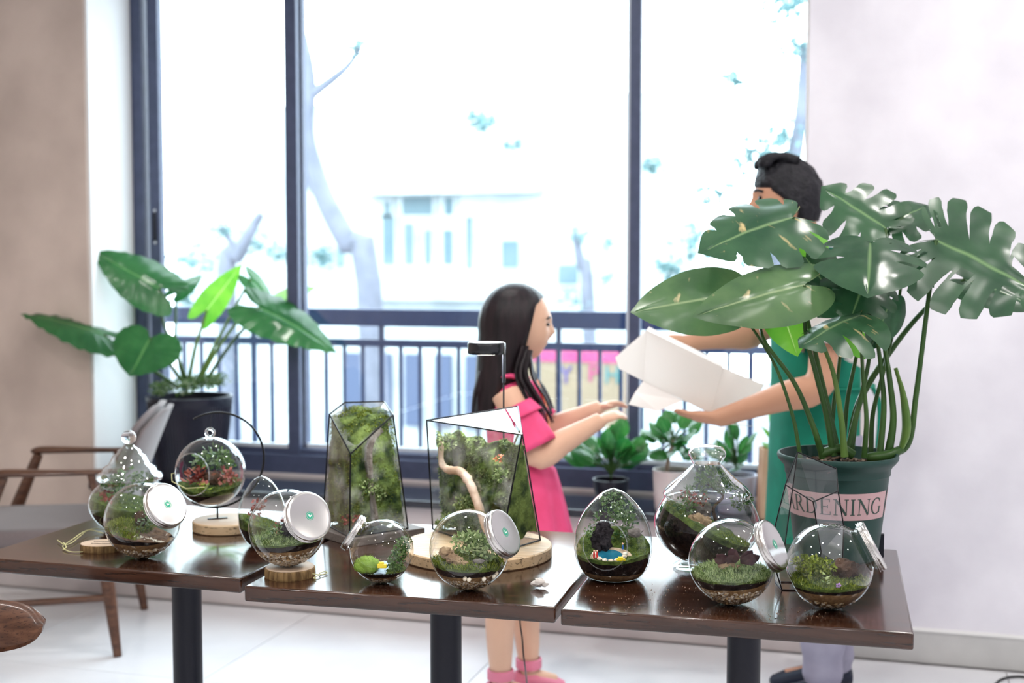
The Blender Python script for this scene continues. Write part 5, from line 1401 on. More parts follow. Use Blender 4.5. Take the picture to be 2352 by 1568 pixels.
# --- arrow leaf plant in the fluted black planter on the sill
pb1 = at_z(437, 1118, SILL); pb1.y = 5.11; pb1.x = at_y(437, 1000, 5.11).x
ph = thing('arrow_leaf_plant', (pb1.x, pb1.y, SILL), 'arrow leaf houseplant in a tall fluted black planter on the sill', 'plant', None, YAW)
D1 = depth(Vector((pb1.x, pb1.y, .9))); k1 = D1 / FPX
zt1 = height_on(437, 908, pb1) - SILL; rT = 97 * k1; rB = 70 * k1
rows = []
for z, r in [(0.001, rB - .01), (.012, rB)] + [(lerp(.02, zt1 - .02, i / 8), lerp(rB, rT * .985, (i / 8) ** .7)) for i in range(9)]:
    rows.append([Vector((r * (1 + .012 * (1 if q % 2 else -1)) * math.cos(2 * PI * q / 160), r * (1 + .012 * (1 if q % 2 else -1)) * math.sin(2 * PI * q / 160), z)) for q in range(160)])
for z, r in ((zt1 - .012, rT), (zt1, rT), (zt1, rT - .012), (zt1 - .04, rT - .014)):
    rows.append([Vector((r * math.cos(2 * PI * q / 160), r * math.sin(2 * PI * q / 160), z)) for q in range(160)])
plo = MB().rings(rows, cap0=True).build('planter', 'gloss_pot', ph, angle=50)
MB().lathe([(0, zt1 - .03), (rT - .013, zt1 - .03)], 32).build('soil', 'soil', plo)
ml = MB(); random.seed(9)
for q in range(26):
    a = random.uniform(0, 2 * PI); r = math.sqrt(random.random()) * rT * .8
    bush(ml, (r * math.cos(a), r * math.sin(a), zt1 + .02 + .05 * (1 - r / rT) + .05 * max(0, r * math.cos(a)) / rT), .034, 75, .014, .8)
ml.build('ground_cover', 'groundcover', ph, smooth=False, kind='stuff')
pw = Vector((pb1.x, pb1.y, SILL))
def p1(px, py, dd): return IR @ (at_d(px, py, D1 + dd) - pw)
def philo(bpx, bpy, bd, tpx, tpy, td, nrm, w, m, sd, path, outline=ARROW, **kw):
    o = weld(leaf(p1(bpx, bpy, bd), p1(tpx, tpy, td), nl(*nrm), w, 0, seed=sd, outline=outline, **kw).build('leaf', m, ph, angle=180))
    P = catmull([p1(a, b, c) for a, b, c in path] + [p1(bpx, bpy, bd)], 20)
    MB().tube(P, [lerp(.009, .005, i / 19) for i in range(20)], 10).build('petiole', 'petiole_pale' if sd in (3, 4, 5) else 'petiole', ph)
philo(368, 662, .05, 212, 572, .0, (.45, .35, .75), 1.05, 'leaf_philo', 1, [(432, 880, .02), (400, 800, .03), (375, 740, .05)], ripple=.13, droop=.05, cup=.3)
philo(240, 768, -.05, 54, 692, -.10, (.2, .95, .35), .95, 'leaf_philo', 2, [(410, 890, -.03), (350, 850, -.06), (280, 812, -.06)], ripple=.13, cup=.4)
philo(345, 775, -.14, 296, 862, -.22, (-.1, .62, .78), 1.75, 'leaf_philo', 6, [(430, 890, -.05), (400, 850, -.10), (370, 800, -.12)], HEART, ripple=.2, droop=.05, cup=.05)
philo(475, 712, .05, 556, 606, .10, (.55, .1, .75), .72, 'leaf_fresh', 3, [(432, 880, .02), (448, 800, .03), (462, 755, .04)], droop=.0, cup=.2, ripple=.13)
philo(596, 706, .0, 776, 780, -.05, (-.1, .75, .65), .90, 'leaf_philo', 4, [(455, 880, .0), (500, 800, .0), (550, 735, .0)], droop=.25, ripple=.13, cup=.3)
philo(575, 640, .12, 640, 700, .18, (.2, .6, .6), .95, 'leaf_philo', 5, [(450, 880, .03), (490, 800, .06), (535, 715, .10)], droop=.2)
philo(640, 690, .15, 720, 640, .2, (.1, .8, .5), .9, 'leaf_fresh', 7, [(470, 880, .03), (530, 790, .08), (590, 725, .12)], droop=.3)
philo(405, 672, .15, 460, 620, .22, (-.3, .6, .7), 1.2, 'leaf_philo', 8, [(425, 880, .05), (405, 800, .09), (403, 730, .12)], droop=.2)

# --- small plants on the sill
def sill_plant(name, label, px, y, potrows, pm, group=None, pot_label=None):
    b = at_z(px, 1160, SILL); b = Vector((at_y(px, 1160, y).x, y, SILL)); kk = depth(b) / FPX
    t = thing(name, b, label, 'plant', group, YAW)
    prof = [(0, .001)] + [(hw * kk, z) for hw, z in potrows]
    h = potrows[-1][1]; r = potrows[-1][0] * kk
    prof += [(r - .005, h), (r - .006, h - .02), (0, h - .02)]
    p = MB().lathe(prof, 40).build('pot', pm, t, angle=40)
    MB().lathe([(0, h - .017), (r - .007, h - .018)], 24).build('soil', 'soil', p)
    return t, b, h, kk
def loc_on(b, px, py, dy): return IR @ (at_y(px, py, b.y + dy) - b)
random.seed(21)
def many_leaves(t, b, org, targets, size, m='leaf_back', outline=OVAL, w=1.3, stemr=.003):
    for i, (px, py, dy) in enumerate(targets):
        c = loc_on(b, px, py, dy); d = (c - org); L = d.length; d.normalize()
        q = c - d * size * .5; e = c + d * size * .5 + Vector((0, 0, -size * .15))
        nn = Vector((0, -.6, 1)) + Vector((random.gauss(0, .4), random.gauss(0, .3), random.gauss(0, .2)))
        weld(leaf(q, e, nn, w, 0, seed=i, outline=outline, droop=.2, cup=.25).build('leaf', m, t, angle=180))
        MB().tube(bez(org, org + Vector((0, 0, L * .3)), lerp(org, q, .7) + Vector((0, 0, L * .1)), q, 8), stemr, 6).build('leaf_stem', 'petiole', t)
t, b, h, kk = sill_plant('dark_leaf_plant', 'bushy dark green plant in a black pot on the granite sill', 1403, 5.10, [(26, .002), (32, .02), (40, .06), (42, .10)], 'gloss_pot')
tg_ = []
for i in range(34):
    a = random.uniform(-.2, PI + .2); rr = random.uniform(.45, 1.0)
    tg_.append((1400 + 82 * rr * math.cos(a), 1050 - 80 * rr * math.sin(a) * random.uniform(.6, 1), random.uniform(-.12, .10)))
many_leaves(t, b, Vector((0, 0, h)), tg_, .12, w=1.4)
t, b, h, kk = sill_plant('round_leaf_plant', 'plant with rounded green leaves and woody stem in a white pot', 1548, 5.02, [(42, .002), (44, .01), (48, .12), (49, .165)], 'white_pot')
MB().tube([loc_on(b, 1530, 1100, 0), loc_on(b, 1535, 1050, 0), loc_on(b, 1548, 1010, 0)], [.009, .008, .006], 8).build('woody_stem', 'twig', t)
tg_ = [(1545 + random.uniform(-55, 55), 985 + random.uniform(-45, 55), random.uniform(-.10, .10)) for _ in range(26)]
many_leaves(t, b, loc_on(b, 1545, 1030, 0), tg_, .085, w=1.9)
t, b, h, kk = sill_plant('upright_leaf_plant', 'small upright leafy plant in a lilac grey pot', 1690, 5.06, [(38, .002), (40, .01), (46, .14), (47, .15)], 'lilac_pot')
tg_ = [(1684 + random.uniform(-45, 38), 1020 + random.uniform(-55, 50), random.uniform(-.08, .08)) for _ in range(20)]
many_leaves(t, b, loc_on(b, 1690, 1075, 0), tg_, .09, w=1.1)
b = Vector((at_y(1782, 1190, 5.0).x, 5.0, SILL)); kk = depth(b) / FPX
t = thing('bagged_plant', b, 'spiky light green plant in a tall brown paper bag', 'plant', None, YAW)
bh = height_on(1782, 1028, b) - SILL
mb = MB(); w0, w1 = 36 * kk, 40 * kk
rows = [[Vector((sx_ * lerp(w1, w0, z), sy_ * .05, bh * z)) for sx_, sy_ in ((-1, -1), (1, -1), (1, 1), (-1, 1))] for z in (0.004, .5, 1)]
rows.append([Vector((p.x * .94, p.y * .9, bh)) for p in rows[-1]]); rows.append([Vector((p.x * .94, p.y * .9, bh - .03)) for p in rows[2]])
mb.rings(rows, cap0=True, cap1=True); mb.build('paper_bag', 'kraft', t, smooth=False)
tg_ = [(1782 + random.uniform(-24, 28), 985 + random.uniform(-30, 35), random.uniform(-.05, .05)) for _ in range(18)]
many_leaves(t, b, Vector((0, 0, bh - .02)), tg_, .075, 'leaf_fresh', w=.7)

# ================================================================ CHAIRS
ch = thing('armchair', (-3.224, 4.358, 0), 'walnut armchair with taupe seat and back beside the pier', 'chair', None, math.atan2(-.407, -.914))
MB().box((.03, 0, .445), (.56, .56, .075)).build('seat_cushion', 'fabric', ch, bevel=.03)
MB().box((.03, 0, .395), (.52, .54, .035)).build('seat_frame', 'walnut', ch, bevel=.008)
rows = []
for i in range(14):
    s = i / 13; z = lerp(.50, .93, s); x = -.23 - .15 * s ** 1.2; w = .255 - .03 * s - .10 * max(0, (s - .8) / .2) ** 2
    th = lerp(.03, .014, s)
    ring = []
    for q in range(28):
        a = 2 * PI * q / 28; yy = w * math.copysign(abs(math.cos(a)) ** .35, math.cos(a)); xx = th * math.copysign(abs(math.sin(a)) ** .6, math.sin(a))
        ring.append(Vector((x + xx - .07 * (1 - (yy / .27) ** 2), yy, z)))
    rows.append(ring)
MB().rings(rows, cap0=True, cap1=True).build('backrest', 'fabric', ch, angle=60)
rows = []
for i in range(14):
    s = i / 13; z = lerp(.49, .915, s); x = -.243 - .15 * s ** 1.2; w = .25 - .03 * s - .10 * max(0, (s - .8) / .2) ** 2
    ring = []
    for q in range(28):
        a = 2 * PI * q / 28; yy = w * math.copysign(abs(math.cos(a)) ** .35, math.cos(a)); xx = .012 * math.copysign(abs(math.sin(a)) ** .6, math.sin(a))
        ring.append(Vector((x + xx - .075 * (1 - (yy / .27) ** 2) - .012, yy, z)))
    rows.append(ring)
MB().rings(rows, cap0=True, cap1=True).build('back_shell', 'fabric', ch, angle=60)
for s in (-1, 1):
    MB().tube([(-.24, s * .27, .50), (-.28, s * .30, .25), (-.315, s * .335, .001)], [.028, .026, .016], 14).build('rear_leg', 'walnut', ch)
    MB().tube([(.10, s * .285, .69), (.20, s * .29, .45), (.30, s * .31, .22), (.335, s * .32, .001)], [.020, .028, .024, .015], 14).build('front_leg', 'walnut', ch)
    MB().tube([(-.27, s * .31, .22), (.29, s * .305, .20)], .014, 10).build('side_stretcher', 'walnut', ch)
    P = catmull([(.13, s * .30, .702), (.08, s * .302, .706), (-.05, s * .302, .704), (-.2, s * .295, .702), (-.36, s * .27, .706)], 16)
    MB().tube(P, [.020, .030, .036, .038, .037, .036, .034, .032, .030, .028, .027, .026, .025, .024, .023, .018], 16, flat=.42).build('armrest', 'walnut', ch)
    MB().tube([(-.22, s * .285, .70), (-.26, s * .275, .52)], .016, 10).build('arm_support', 'walnut', ch)
# second wooden chair, mostly outside the picture
e0 = at_d(93, 1425, 2.80)
c2 = thing('wooden_chair', (e0.x - .388, e0.y - .02, 0), 'dark walnut chair with a rounded plank back, pushed up before the tables', 'chair', None, YAW + .10)
rows = []
Lh = .22
for i in range(33):
    s = -1 + 2 * i / 32; y_ = .05 * (1 - s * s); hh = .060 * max(.03, 1 - abs(s) ** 3.2) ** .5
    ring = []
    for q in range(16):
        a = 2 * PI * q / 16; ring.append(Vector((s * Lh, y_ + .011 * math.cos(a) + .018 * math.sin(a), .665 + .006 * s - .02 * (1 - s) * .5 + hh * math.sin(a) - .0)))
    rows.append(ring)
bk = MB().rings(rows, cap0=True, cap1=True).build('backrest', 'walnut', c2, angle=60)
bk.location = (.12, 0, .0)
MB().box((.12, -.24, .435), (.42, .42, .035)).build('seat', 'walnut', c2, bevel=.014)
for sx_ in (-1, 1):
    MB().tube([(.10 + sx_ * .10, .04, .64), (.10 + sx_ * .11, -.02, .42), (.10 + sx_ * .12, .02, .001)], [.012, .018, .013], 12).build('rear_leg', 'walnut', c2)
    MB().tube([(.10 + sx_ * .15, -.42, .43), (.10 + sx_ * .15, -.44, .001)], [.019, .013], 12).build('front_leg', 'walnut', c2)
# loose cable on the floor at the pale wall
cb = MB().tube(catmull([at_z(2285, 1572, .005), at_z(2300, 1560, .005), at_z(2325, 1554, .006), at_z(2360, 1556, .005), at_z(2420, 1580, .005), at_z(2500, 1650, .005)], 30), .0045, 8).build('floor_cable', 'black_wire')
tag(cb, 'black cable curling on the floor near the pale wall', 'cable')

# ================================================================ PEOPLE
def oval(c, a, b, n=24, tilt=0.0, twist=0.0):
    """a horizontal ring, a along x (front to back), b along y (side to side)"""
    out = []
    for i in range(n):
        t = 2 * PI * i / n + twist
        x, y = a * math.cos(t), b * math.sin(t)
        out.append(Vector((c[0] + x, c[1] + y, c[2] + x * tilt)))
    return out
def loft(mb, rows, n=24, power=1):
    mb.rings([oval((x, y, z), a, b, n) for x, y, z, a, b in rows], cap0=True, cap1=True)
def head_shape(mb, c, h, child=False):
    """a head facing +x: skull, brow, nose, lips, chin, ears"""
    c = Vector(c); bm = bmesh.new(); bmesh.ops.create_uvsphere(bm, u_segments=56, v_segments=44, radius=1); vs = []
    for v in bm.verts:
        d = v.co.normalized(); x, y, z = d
        r = Vector((x * .40, y * .335, z * .5))
        if z < 0: r.y *= 1 - .30 * (-z) ** 1.5; r.x *= 1 - (.10 if x > 0 else .22) * (-z) ** 1.5
        if x < 0: r.x *= 1.12
        f = max(0, x)
        def g(yy, zz, sy, sz): return f * math.exp(-((y - yy) / sy) ** 2 - ((z - zz) / sz) ** 2)
        r.x += (.055 if child else .085) * g(0, -.22, .15, .13) + (.02 if child else .05) * g(0, -.10, .12, .20)            # nose
        kl = .45 if child else 1.0
        r.x += kl * (.035 * g(0, -.52, .20, .07) - .02 * g(0, -.60, .2, .05) + .03 * g(0, -.66, .2, .06))    # lips
        r.x += .035 * g(0, -.86, .3, .14)            # chin
        r.x -= .045 * (g(.33, .02, .18, .13) + g(-.33, .02, .18, .13))      # eye sockets
        r.x += (.015 if child else .035) * g(0, .17, .5, .08)
        r += Vector((.0, math.copysign(.012, y) * 0, 0))
        if child: r.y += math.copysign(1, y) * .03 * math.exp(-((abs(y) - .55) / .3) ** 2 - ((z + .38) / .25) ** 2) * f
        vs.append(c + r * h)
    fs = [tuple(q.index for q in f.verts) for f in bm.faces]; bm.free(); mb.add(vs, fs)
    for s in (-1, 1):
        mb.ball(c + Vector((-.06, s * .325, -.06)) * h, .11 * h, 3, (.55, .30, 1))
def fuse(mb, name, m, parent, voxel, smooth=6, factor=.5):
    """one continuous skin over the overlapping volumes"""
    o = mb.build('tmp_' + name, m, None, smooth=True, angle=180)
    r = o.modifiers.new('r', 'REMESH'); r.mode = 'VOXEL'; r.voxel_size = voxel
    s = o.modifiers.new('s', 'SMOOTH'); s.iterations = smooth; s.factor = factor
    dg = bpy.context.evaluated_depsgraph_get(); me = bpy.data.meshes.new_from_object(o.evaluated_get(dg))
    bpy.data.objects.remove(o)
    me.name = name
    for p in me.polygons: p.use_smooth = True
    n = bpy.data.objects.new(name, me); COL.objects.link(n); n.parent = parent
    return n
def hand(mb, wrist, d, palm_n, size, curl, thumb_side):
    """palm, four unequal bent fingers and a thumb; d: direction of the fingers, palm_n: out of the palm"""
    w = Vector(wrist); d = Vector(d).normalized(); n = Vector(palm_n); n = (n - d * n.dot(d)).normalized(); s = d.cross(n).normalized() * thumb_side
    rows = []
    for t, a, b in ((-.05, .17, .14), (.08, .21, .13), (.25, .25, .12), (.42, .25, .105), (.5, .22, .09)):
        ring = []
        for i in range(16):
            q = 2 * PI * i / 16; ring.append(w + d * t * size + s * math.cos(q) * a * size + n * math.sin(q) * b * size)
        rows.append(ring)
    mb.rings(rows, cap0=True, cap1=True)
    for k, (off, ln) in enumerate(((.19, .40), (.065, .46), (-.065, .43), (-.18, .34))):
        p = w + d * .44 * size + s * off * size; dirn = d.copy(); pts = [p]; seg = [ln * .45, ln * .32, ln * .23]
        for j in range(3):
            dirn = (dirn + n * curl * (.55 if j == 0 else .75)).normalized(); p = p + dirn * seg[j] * size; pts.append(p)
        mb.tube(pts, [.062 * size, .058 * size, .052 * size, .04 * size], 10)
    p = w + d * .10 * size + s * .19 * size; q = p + (d * .55 + s * .7 + n * .35).normalized() * .24 * size; e = q + (d * .9 + s * .1 + n * .35).normalized() * .2 * size
    mb.tube([p, q, e], [.085 * size, .066 * size, .045 * size], 10)

# ---------------------------------------------------------------- the girl (local x: the way she faces, y: away from the tables)
gp = at_z(1195, 1592, 0.0)
girl = thing('person', (gp.x, gp.y, 0), 'child with long dark hair in a pink cold shoulder dress reaching out a hand', 'person', None, YAW)
S = depth(Vector((gp.x, gp.y, .9))) / FPX
def g(px, py, y=0.0):
    z = height_on(1195, py, gp); return Vector(((px - 1195) * S, y, z))
mb = MB()
hc = g(1196, 745)
head_shape(mb, hc, .262, True)
nb = g(1168, 872)
loft(mb, [(-.02, 0, hc.z - .05, .05, .05), (-.022, 0, nb.z + .05, .046, .046), (-.035, 0, nb.z + .0, .055, .07), (-.035, 0, nb.z - .03, .07, .105), (-.03, 0, nb.z - .08, .085, .125), (-.015, 0, nb.z - .2, .088, .12), (-.01, 0, nb.z - .32, .083, .11), (-.01, 0, nb.z - .45, .098, .13), (-.01, 0, nb.z - .54, .09, .12)])
for s, kn_x, an_x in ((-1, -.055, -.068), (1, .035, .030)):
    mb.tube(catmull([(-.01, s * .065, nb.z - .44), (-.01 + (kn_x) * .6, s * .066, .56), (kn_x, s * .066, .40), (kn_x - .015, s * .065, .28), (an_x, s * .062, .085), (an_x, s * .062, .04)], 20), [.080, .078, .075, .070, .064, .059, .055, .052, .051, .052, .053, .053, .050, .046, .041, .036, .033, .031, .031, .032], 16)
    mb.tube([(an_x - .03, s * .062, .035), (an_x + .04, s * .062, .03), (an_x + .10, s * .064, .022)], [.032, .034, .024], 12)
sh = g(1162, 893)
elb = g(1232, 1030, -.165); wr = g(1375, 955, -.11)
mb.tube(catmull([(sh.x, -.115, sh.z), lerp(Vector((sh.x, -.135, sh.z)), elb, .5), elb, lerp(elb, wr, .35), lerp(elb, wr, .7), wr], 22), [.052, .051, .050, .049, .048, .046, .045, .044, .044, .045, .046, .046, .045, .043, .041, .038, .036, .034, .032, .030, .029, .028], 16)
hand(mb, wr, (1, .15, .35), (.25, .35, -.9), .115, .75, 1)
elb2 = g(1245, 1000, .15); wr2 = g(1385, 945, .12)
mb.tube(catmull([(sh.x, .115, sh.z), lerp(Vector((sh.x, .135, sh.z)), elb2, .5), elb2, lerp(elb2, wr2, .5), wr2], 18), [.050, .049, .048, .046, .045, .044, .044, .045, .045, .044, .042, .040, .037, .034, .032, .030, .029, .028], 16)
hand(mb, wr2, (1, -.1, .3), (.25, -.35, -.9), .115, .6, -1)
fuse(mb, 'body', 'skin_girl', girl, .0052)
# eyes and lips
for s in (-1, 1):
    e = MB().ball(hc + Vector((.348, s * .115, .005)) * .262, .016, 3, (.5, 1, .34)).build('eye', 'eye', girl)
    MB().tube(catmull([hc + Vector((.375, s * .05, .085)) * .262, hc + Vector((.375, s * .12, .10)) * .262, hc + Vector((.335, s * .19, .08)) * .262], 10), [.002, .003, .0035, .004, .004, .004, .0035, .003, .0025, .002], 8).build('eyebrow', 'hair', girl)
# hair: cap, long fall, strands
rows = []
H = .262
for i in range(30):
    t = i / 29
    z = lerp(hc.z + .142, g(0, 945).z, t)
    q = (z - hc.z)
    if q > -.02:
        k = math.sqrt(max(.004, 1 - (max(q, 0) / .146) ** 2)); a = .128 * k; b = .106 * k; cx_ = -.018
    else:
        u = min(1, (-.02 - q) / .33); a = lerp(.126, .050, u ** .75); b = lerp(.106, .10, u); cx_ = lerp(-.018, -.118, u ** .8)
    ring = []
    for m_ in range(48):
        an = 2 * PI * m_ / 48; x, y = a * math.cos(an), b * math.sin(an)
        x *= 1 + .012 * math.sin(an * 17 + z * 9); y *= 1 + .012 * math.sin(an * 17 + z * 9)
        if q < .075:       # leave the face open
            lim = lerp(.052, .012, min(1, (.075 - q) / .16))
            if x + cx_ > lim: x = lim - cx_ + (x + cx_ - lim) * .04
        else:
            lim = .052 + (q - .075) * 1.6
            if x + cx_ > lim: x = lim - cx_ + (x + cx_ - lim) * .25
        ring.append(Vector((cx_ + x + hc.x, y, z)))
    rows.append(ring)
mb = MB().rings(rows, cap0=True, cap1=True)
mb.build('hair', 'hair', girl, angle=180)
for k, (pts, r) in enumerate((
        ([g(1212, 800, -.095), g(1200, 850, -.12), g(1218, 890, -.125), g(1245, 935, -.12), g(1256, 960, -.115)], .016),
        ([g(1205, 790, -.10), g(1190, 850, -.115), g(1205, 890, -.13), g(1228, 930, -.13), g(1244, 965, -.12)], .014),
        ([g(1215, 800, -.09), g(1222, 860, -.10), g(1250, 905, -.09), g(1266, 945, -.085)], .011),
        ([g(1215, 800, .09), g(1225, 860, .09), g(1252, 900, .085), g(1272, 945, .08)], .012),
        ([g(1112, 850, -.06), g(1100, 900, -.07), g(1098, 950, -.07)], .018), ([g(1120, 850, .04), g(1108, 920, .04), g(1104, 965, .04)], .02))):
    P = catmull(pts, 14); mb = MB()
    for jj in range(4):
        o_ = Vector((random.uniform(-.008, .008), random.uniform(-.008, .008), 0)); mb.tube([p_ + o_ * (1 + i / 8) for i, p_ in enumerate(P)], [r * .55 * (1 - .8 * i / 13) for i in range(14)], 7)
    mb.build('hair_lock', 'hair', girl)
#
# dress
rows = []
zt_, zw, zh = g(0, 868).z, g(0, 1048).z, .47
spec = [(zt_, .058, .060, -.035), (zt_ - .02, .085, .10, -.032), (zt_ - .06, .098, .118, -.026), (zt_ - .14, .104, .130, -.015), (zt_ - .2, .102, .128, -.012), (zw, .100, .124, -.010), (zw - .02, .108, .132, -.008)]
for z, a, b, x in spec: rows.append(oval((x, 0, z), a, b, 72))
for i in range(1, 15):
    t = i / 14; z = lerp(zw - .02, zh, t); ring = []
    for q in range(72):
        an = 2 * PI * q / 72; f = 1 + (.02 + .06 * t) * math.sin(an * 11 + .6 * math.sin(an * 3))
        a = lerp(.108, .175, t ** .8) * f; b = lerp(.132, .20, t ** .8) * f
        ring.append(Vector((.002 + .015 * t + a * math.cos(an), b * math.sin(an), z)))
    rows.append(ring)
MB().rings(rows).build('dress', 'pink', girl, angle=180, solid=.004)
for s in (-1, 1):
    # off the shoulder sleeve with a turned ruffle
    A = lerp(Vector((sh.x, s * .135, sh.z)), elb if s < 0 else elb2, .22); B = lerp(Vector((sh.x, s * .135, sh.z)), elb if s < 0 else elb2, .88)
    d = (B - A).normalized(); X = align(d, (1, 0, 0)); rows = []
    for i in range(9):
        t = i / 8; r = .060 + .020 * t; ring = []
        for q in range(40):
            an = 2 * PI * q / 40; rr = r * (1 + .05 * t * math.sin(an * 7)); ring.append(A + d * (B - A).length * t + X @ Vector((rr * math.cos(an), rr * math.sin(an), 0)))
        rows.append(ring)
    sl = MB().rings(rows).build('sleeve', 'pink', girl, angle=180, solid=.004)
    rows = []
    for i in range(5):
        t = i / 4; ring = []
        for q in range(40):
            an = 2 * PI * q / 40; rr = (.062 + .018 * t) * (1 + .05 * math.sin(an * 6 + 1)); ring.append(A + d * (B - A).length * (.30 * t) + X @ Vector((rr * math.cos(an), rr * math.sin(an), 0)))
        rows.append(ring)
    MB().rings(rows).build('ruffle', 'pink', sl, angle=180, solid=.004)
    P = catmull([(-.075, s * .075, nb.z + .012), (-.03, s * .090, nb.z + .022), (.03, s * .08, nb.z - .005)], 12)
    MB().tube(P, .022, 10, flat=.4).build('shoulder_strap', 'pink', girl)
MB().tube(catmull([(.055, -.02, nb.z + .0), (.085, -.03, nb.z - .08), (.096, -.03, nb.z - .16)], 12), .012, 8, flat=.4).build('ribbon', 'ribbon', girl)
for s, an_x in ((-1, -.068), (1, .030)):
    mb = MB(); rows = []
    for x, w, h in ((-.055, .022, .05), (-.045, .034, .062), (.0, .040, .066), (.05, .042, .052), (.10, .040, .036), (.128, .022, .022)):
        ring = []
        for q in range(20):
            an = 2 * PI * q / 20; ring.append(Vector((an_x + x, s * .062 + w * math.cos(an), max(.001, h * (.5 + .5 * math.sin(an))))))
        rows.append(ring)
    MB().rings(rows, cap0=True, cap1=True).build('shoe', 'pink_shoe', girl)
    MB().lathe([(.040, .07), (.046, .074), (.046, .105), (.041, .108)], 24, Matrix.Translation((an_x, s * .062, 0))).build('sock_cuff', 'pink_shoe', girl)

# ---------------------------------------------------------------- the man (local x: the way he faces, y: towards the tables)
mp_ = at_z(1876, 1592, 0.0); mp_ = Vector((mp_.x, mp_.y, 0))
man = thing('person', mp_, 'adult with short black hair in a green apron handing over a white box', 'person', None, YAW + PI)
S2 = depth(Vector((mp_.x, mp_.y, 1.0))) / FPX
def m(px, py, y=0.0): return Vector((-(px - 1888) * S2, y, height_on(1888, py, mp_)))
mb = MB()
hc = m(1800, 458); HH = .268
head_shape(mb, hc, HH)
nz = m(0, 612).z
loft(mb, [(hc.x - .035, 0, hc.z - .05, .065, .060), (hc.x - .06, 0, nz + .07, .062, .060), (.045, 0, nz, .075, .10), (.03, 0, nz - .05, .10, .19), (.02, 0, nz - .12, .125, .205), (.01, 0, nz - .28, .13, .18), (.0, 0, nz - .42, .12, .16), (-.01, 0, nz - .55, .13, .17), (-.01, 0, nz - .64, .12, .165)])
for s, fx in ((1, .02), (-1, -.07)):
    mb.tube(catmull([(-.01, s * .095, nz - .58), (.01 + fx * .5, s * .10, .62), (.01 + fx, s * .10, .48), (fx - .015, s * .10, .30), (fx - .02, s * .10, .09), (fx - .02, s * .10, .04)], 18), [.10, .098, .092, .086, .080, .074, .068, .064, .062, .062, .062, .060, .056, .050, .045, .041, .039, .04], 14)
    mb.tube([(fx - .06, s * .10, .04), (fx + .03, s * .10, .035), (fx + .16, s * .105, .025)], [.04, .042, .028], 12)
shl = m(1880, 672)
elA = m(1842, 868, .245); wrA = m(1628, 945, .20)
mb.tube(catmull([(shl.x, .185, shl.z), lerp(Vector((shl.x, .205, shl.z)), elA, .5), elA, lerp(elA, wrA, .35), lerp(elA, wrA, .7), wrA], 22), [.066, .062, .060, .058, .056, .054, .052, .050, .050, .052, .054, .053, .050, .047, .044, .041, .038, .036, .034, .033, .032, .031], 16)
hand(mb, wrA, (1, -.25, .10), (.1, -.3, .95), .165, .16, 1)
elB = m(1765, 772, -.24); wrB = m(1590, 795, -.17)
mb.tube(catmull([(shl.x, -.185, shl.z), lerp(Vector((shl.x, -.215, shl.z)), elB, .5), elB, lerp(elB, wrB, .35), lerp(elB, wrB, .7), wrB], 22), [.066, .062, .060, .058, .056, .054, .052, .050, .050, .052, .054, .053, .050, .047, .044, .041, .038, .036, .034, .033, .032, .031], 16)
hand(mb, wrB, (1, .12, -.12), (.1, .9, -.35), .165, .30, -1)
fuse(mb, 'body', 'skin_man', man, .0062)
for s in (-1, 1):
    MB().ball(hc + Vector((.345, s * .12, .01)) * HH, .015, 3, (.5, 1, .6)).build('eye', 'eye', man)
    MB().tube(catmull([hc + Vector((.40, s * .05, .10)) * HH, hc + Vector((.39, s * .12, .115)) * HH, hc + Vector((.33, s * .2, .09)) * HH], 10), .004, 8).build('eyebrow', 'hair_man', man)
MB().ball(hc + Vector((.385, 0, -.30)) * HH, .016, 3, (.4, 1.1, .4)).build('lips', 'lip', man)
# short hair with a quiff
bm = bmesh.new(); bmesh.ops.create_uvsphere(bm, u_segments=64, v_segments=48, radius=1); vs_ = []
for v in bm.verts:
    x, y, z = v.co.normalized()
    r = Vector((x * .43 * (1.12 if x < 0 else 1), y * .37, z * .55))
    hl = .30 if x > .55 else lerp(-.30, .16, max(0, min(1, (x + .25) / .7)))     # hairline height
    if x < -.25: hl = -.52
    inside = z < hl
    k = 1.0 if not inside else max(.72, 1 - (hl - z) * 2.2)
    r = r * k
    if not inside:
        r += Vector((x, y, z)) * .018 * noise.fractal(Vector((x, y, z)) * 5, .7, 2, 3)
        r.x += .10 * max(0, x) * max(0, z - .35); r.z += .05 * max(0, x) * max(0, z - .2)
    vs_.append(hc + r * HH)
fs_ = [tuple(q.index for q in f.verts) for f in bm.faces]; bm.free()
mb = MB(); mb.add(vs_, fs_)
for i in range(40):
    a = random.uniform(-.8, .8); x0 = hc + Vector((.06 + .12 * random.random(), .26 * a, .47)) * HH
    mb.tube(catmull([x0 + Vector((-.05, 0, .0)), x0 + Vector((.0, .004 * a, .016)), x0 + Vector((.038, .01 * a, .008)), x0 + Vector((.052, .014 * a, -.014 + random.uniform(-.008, .006)))], 10), [.016 - .0009 * i2 for i2 in range(10)], 7)
mb.build('hair', 'hair_man', man, angle=180)
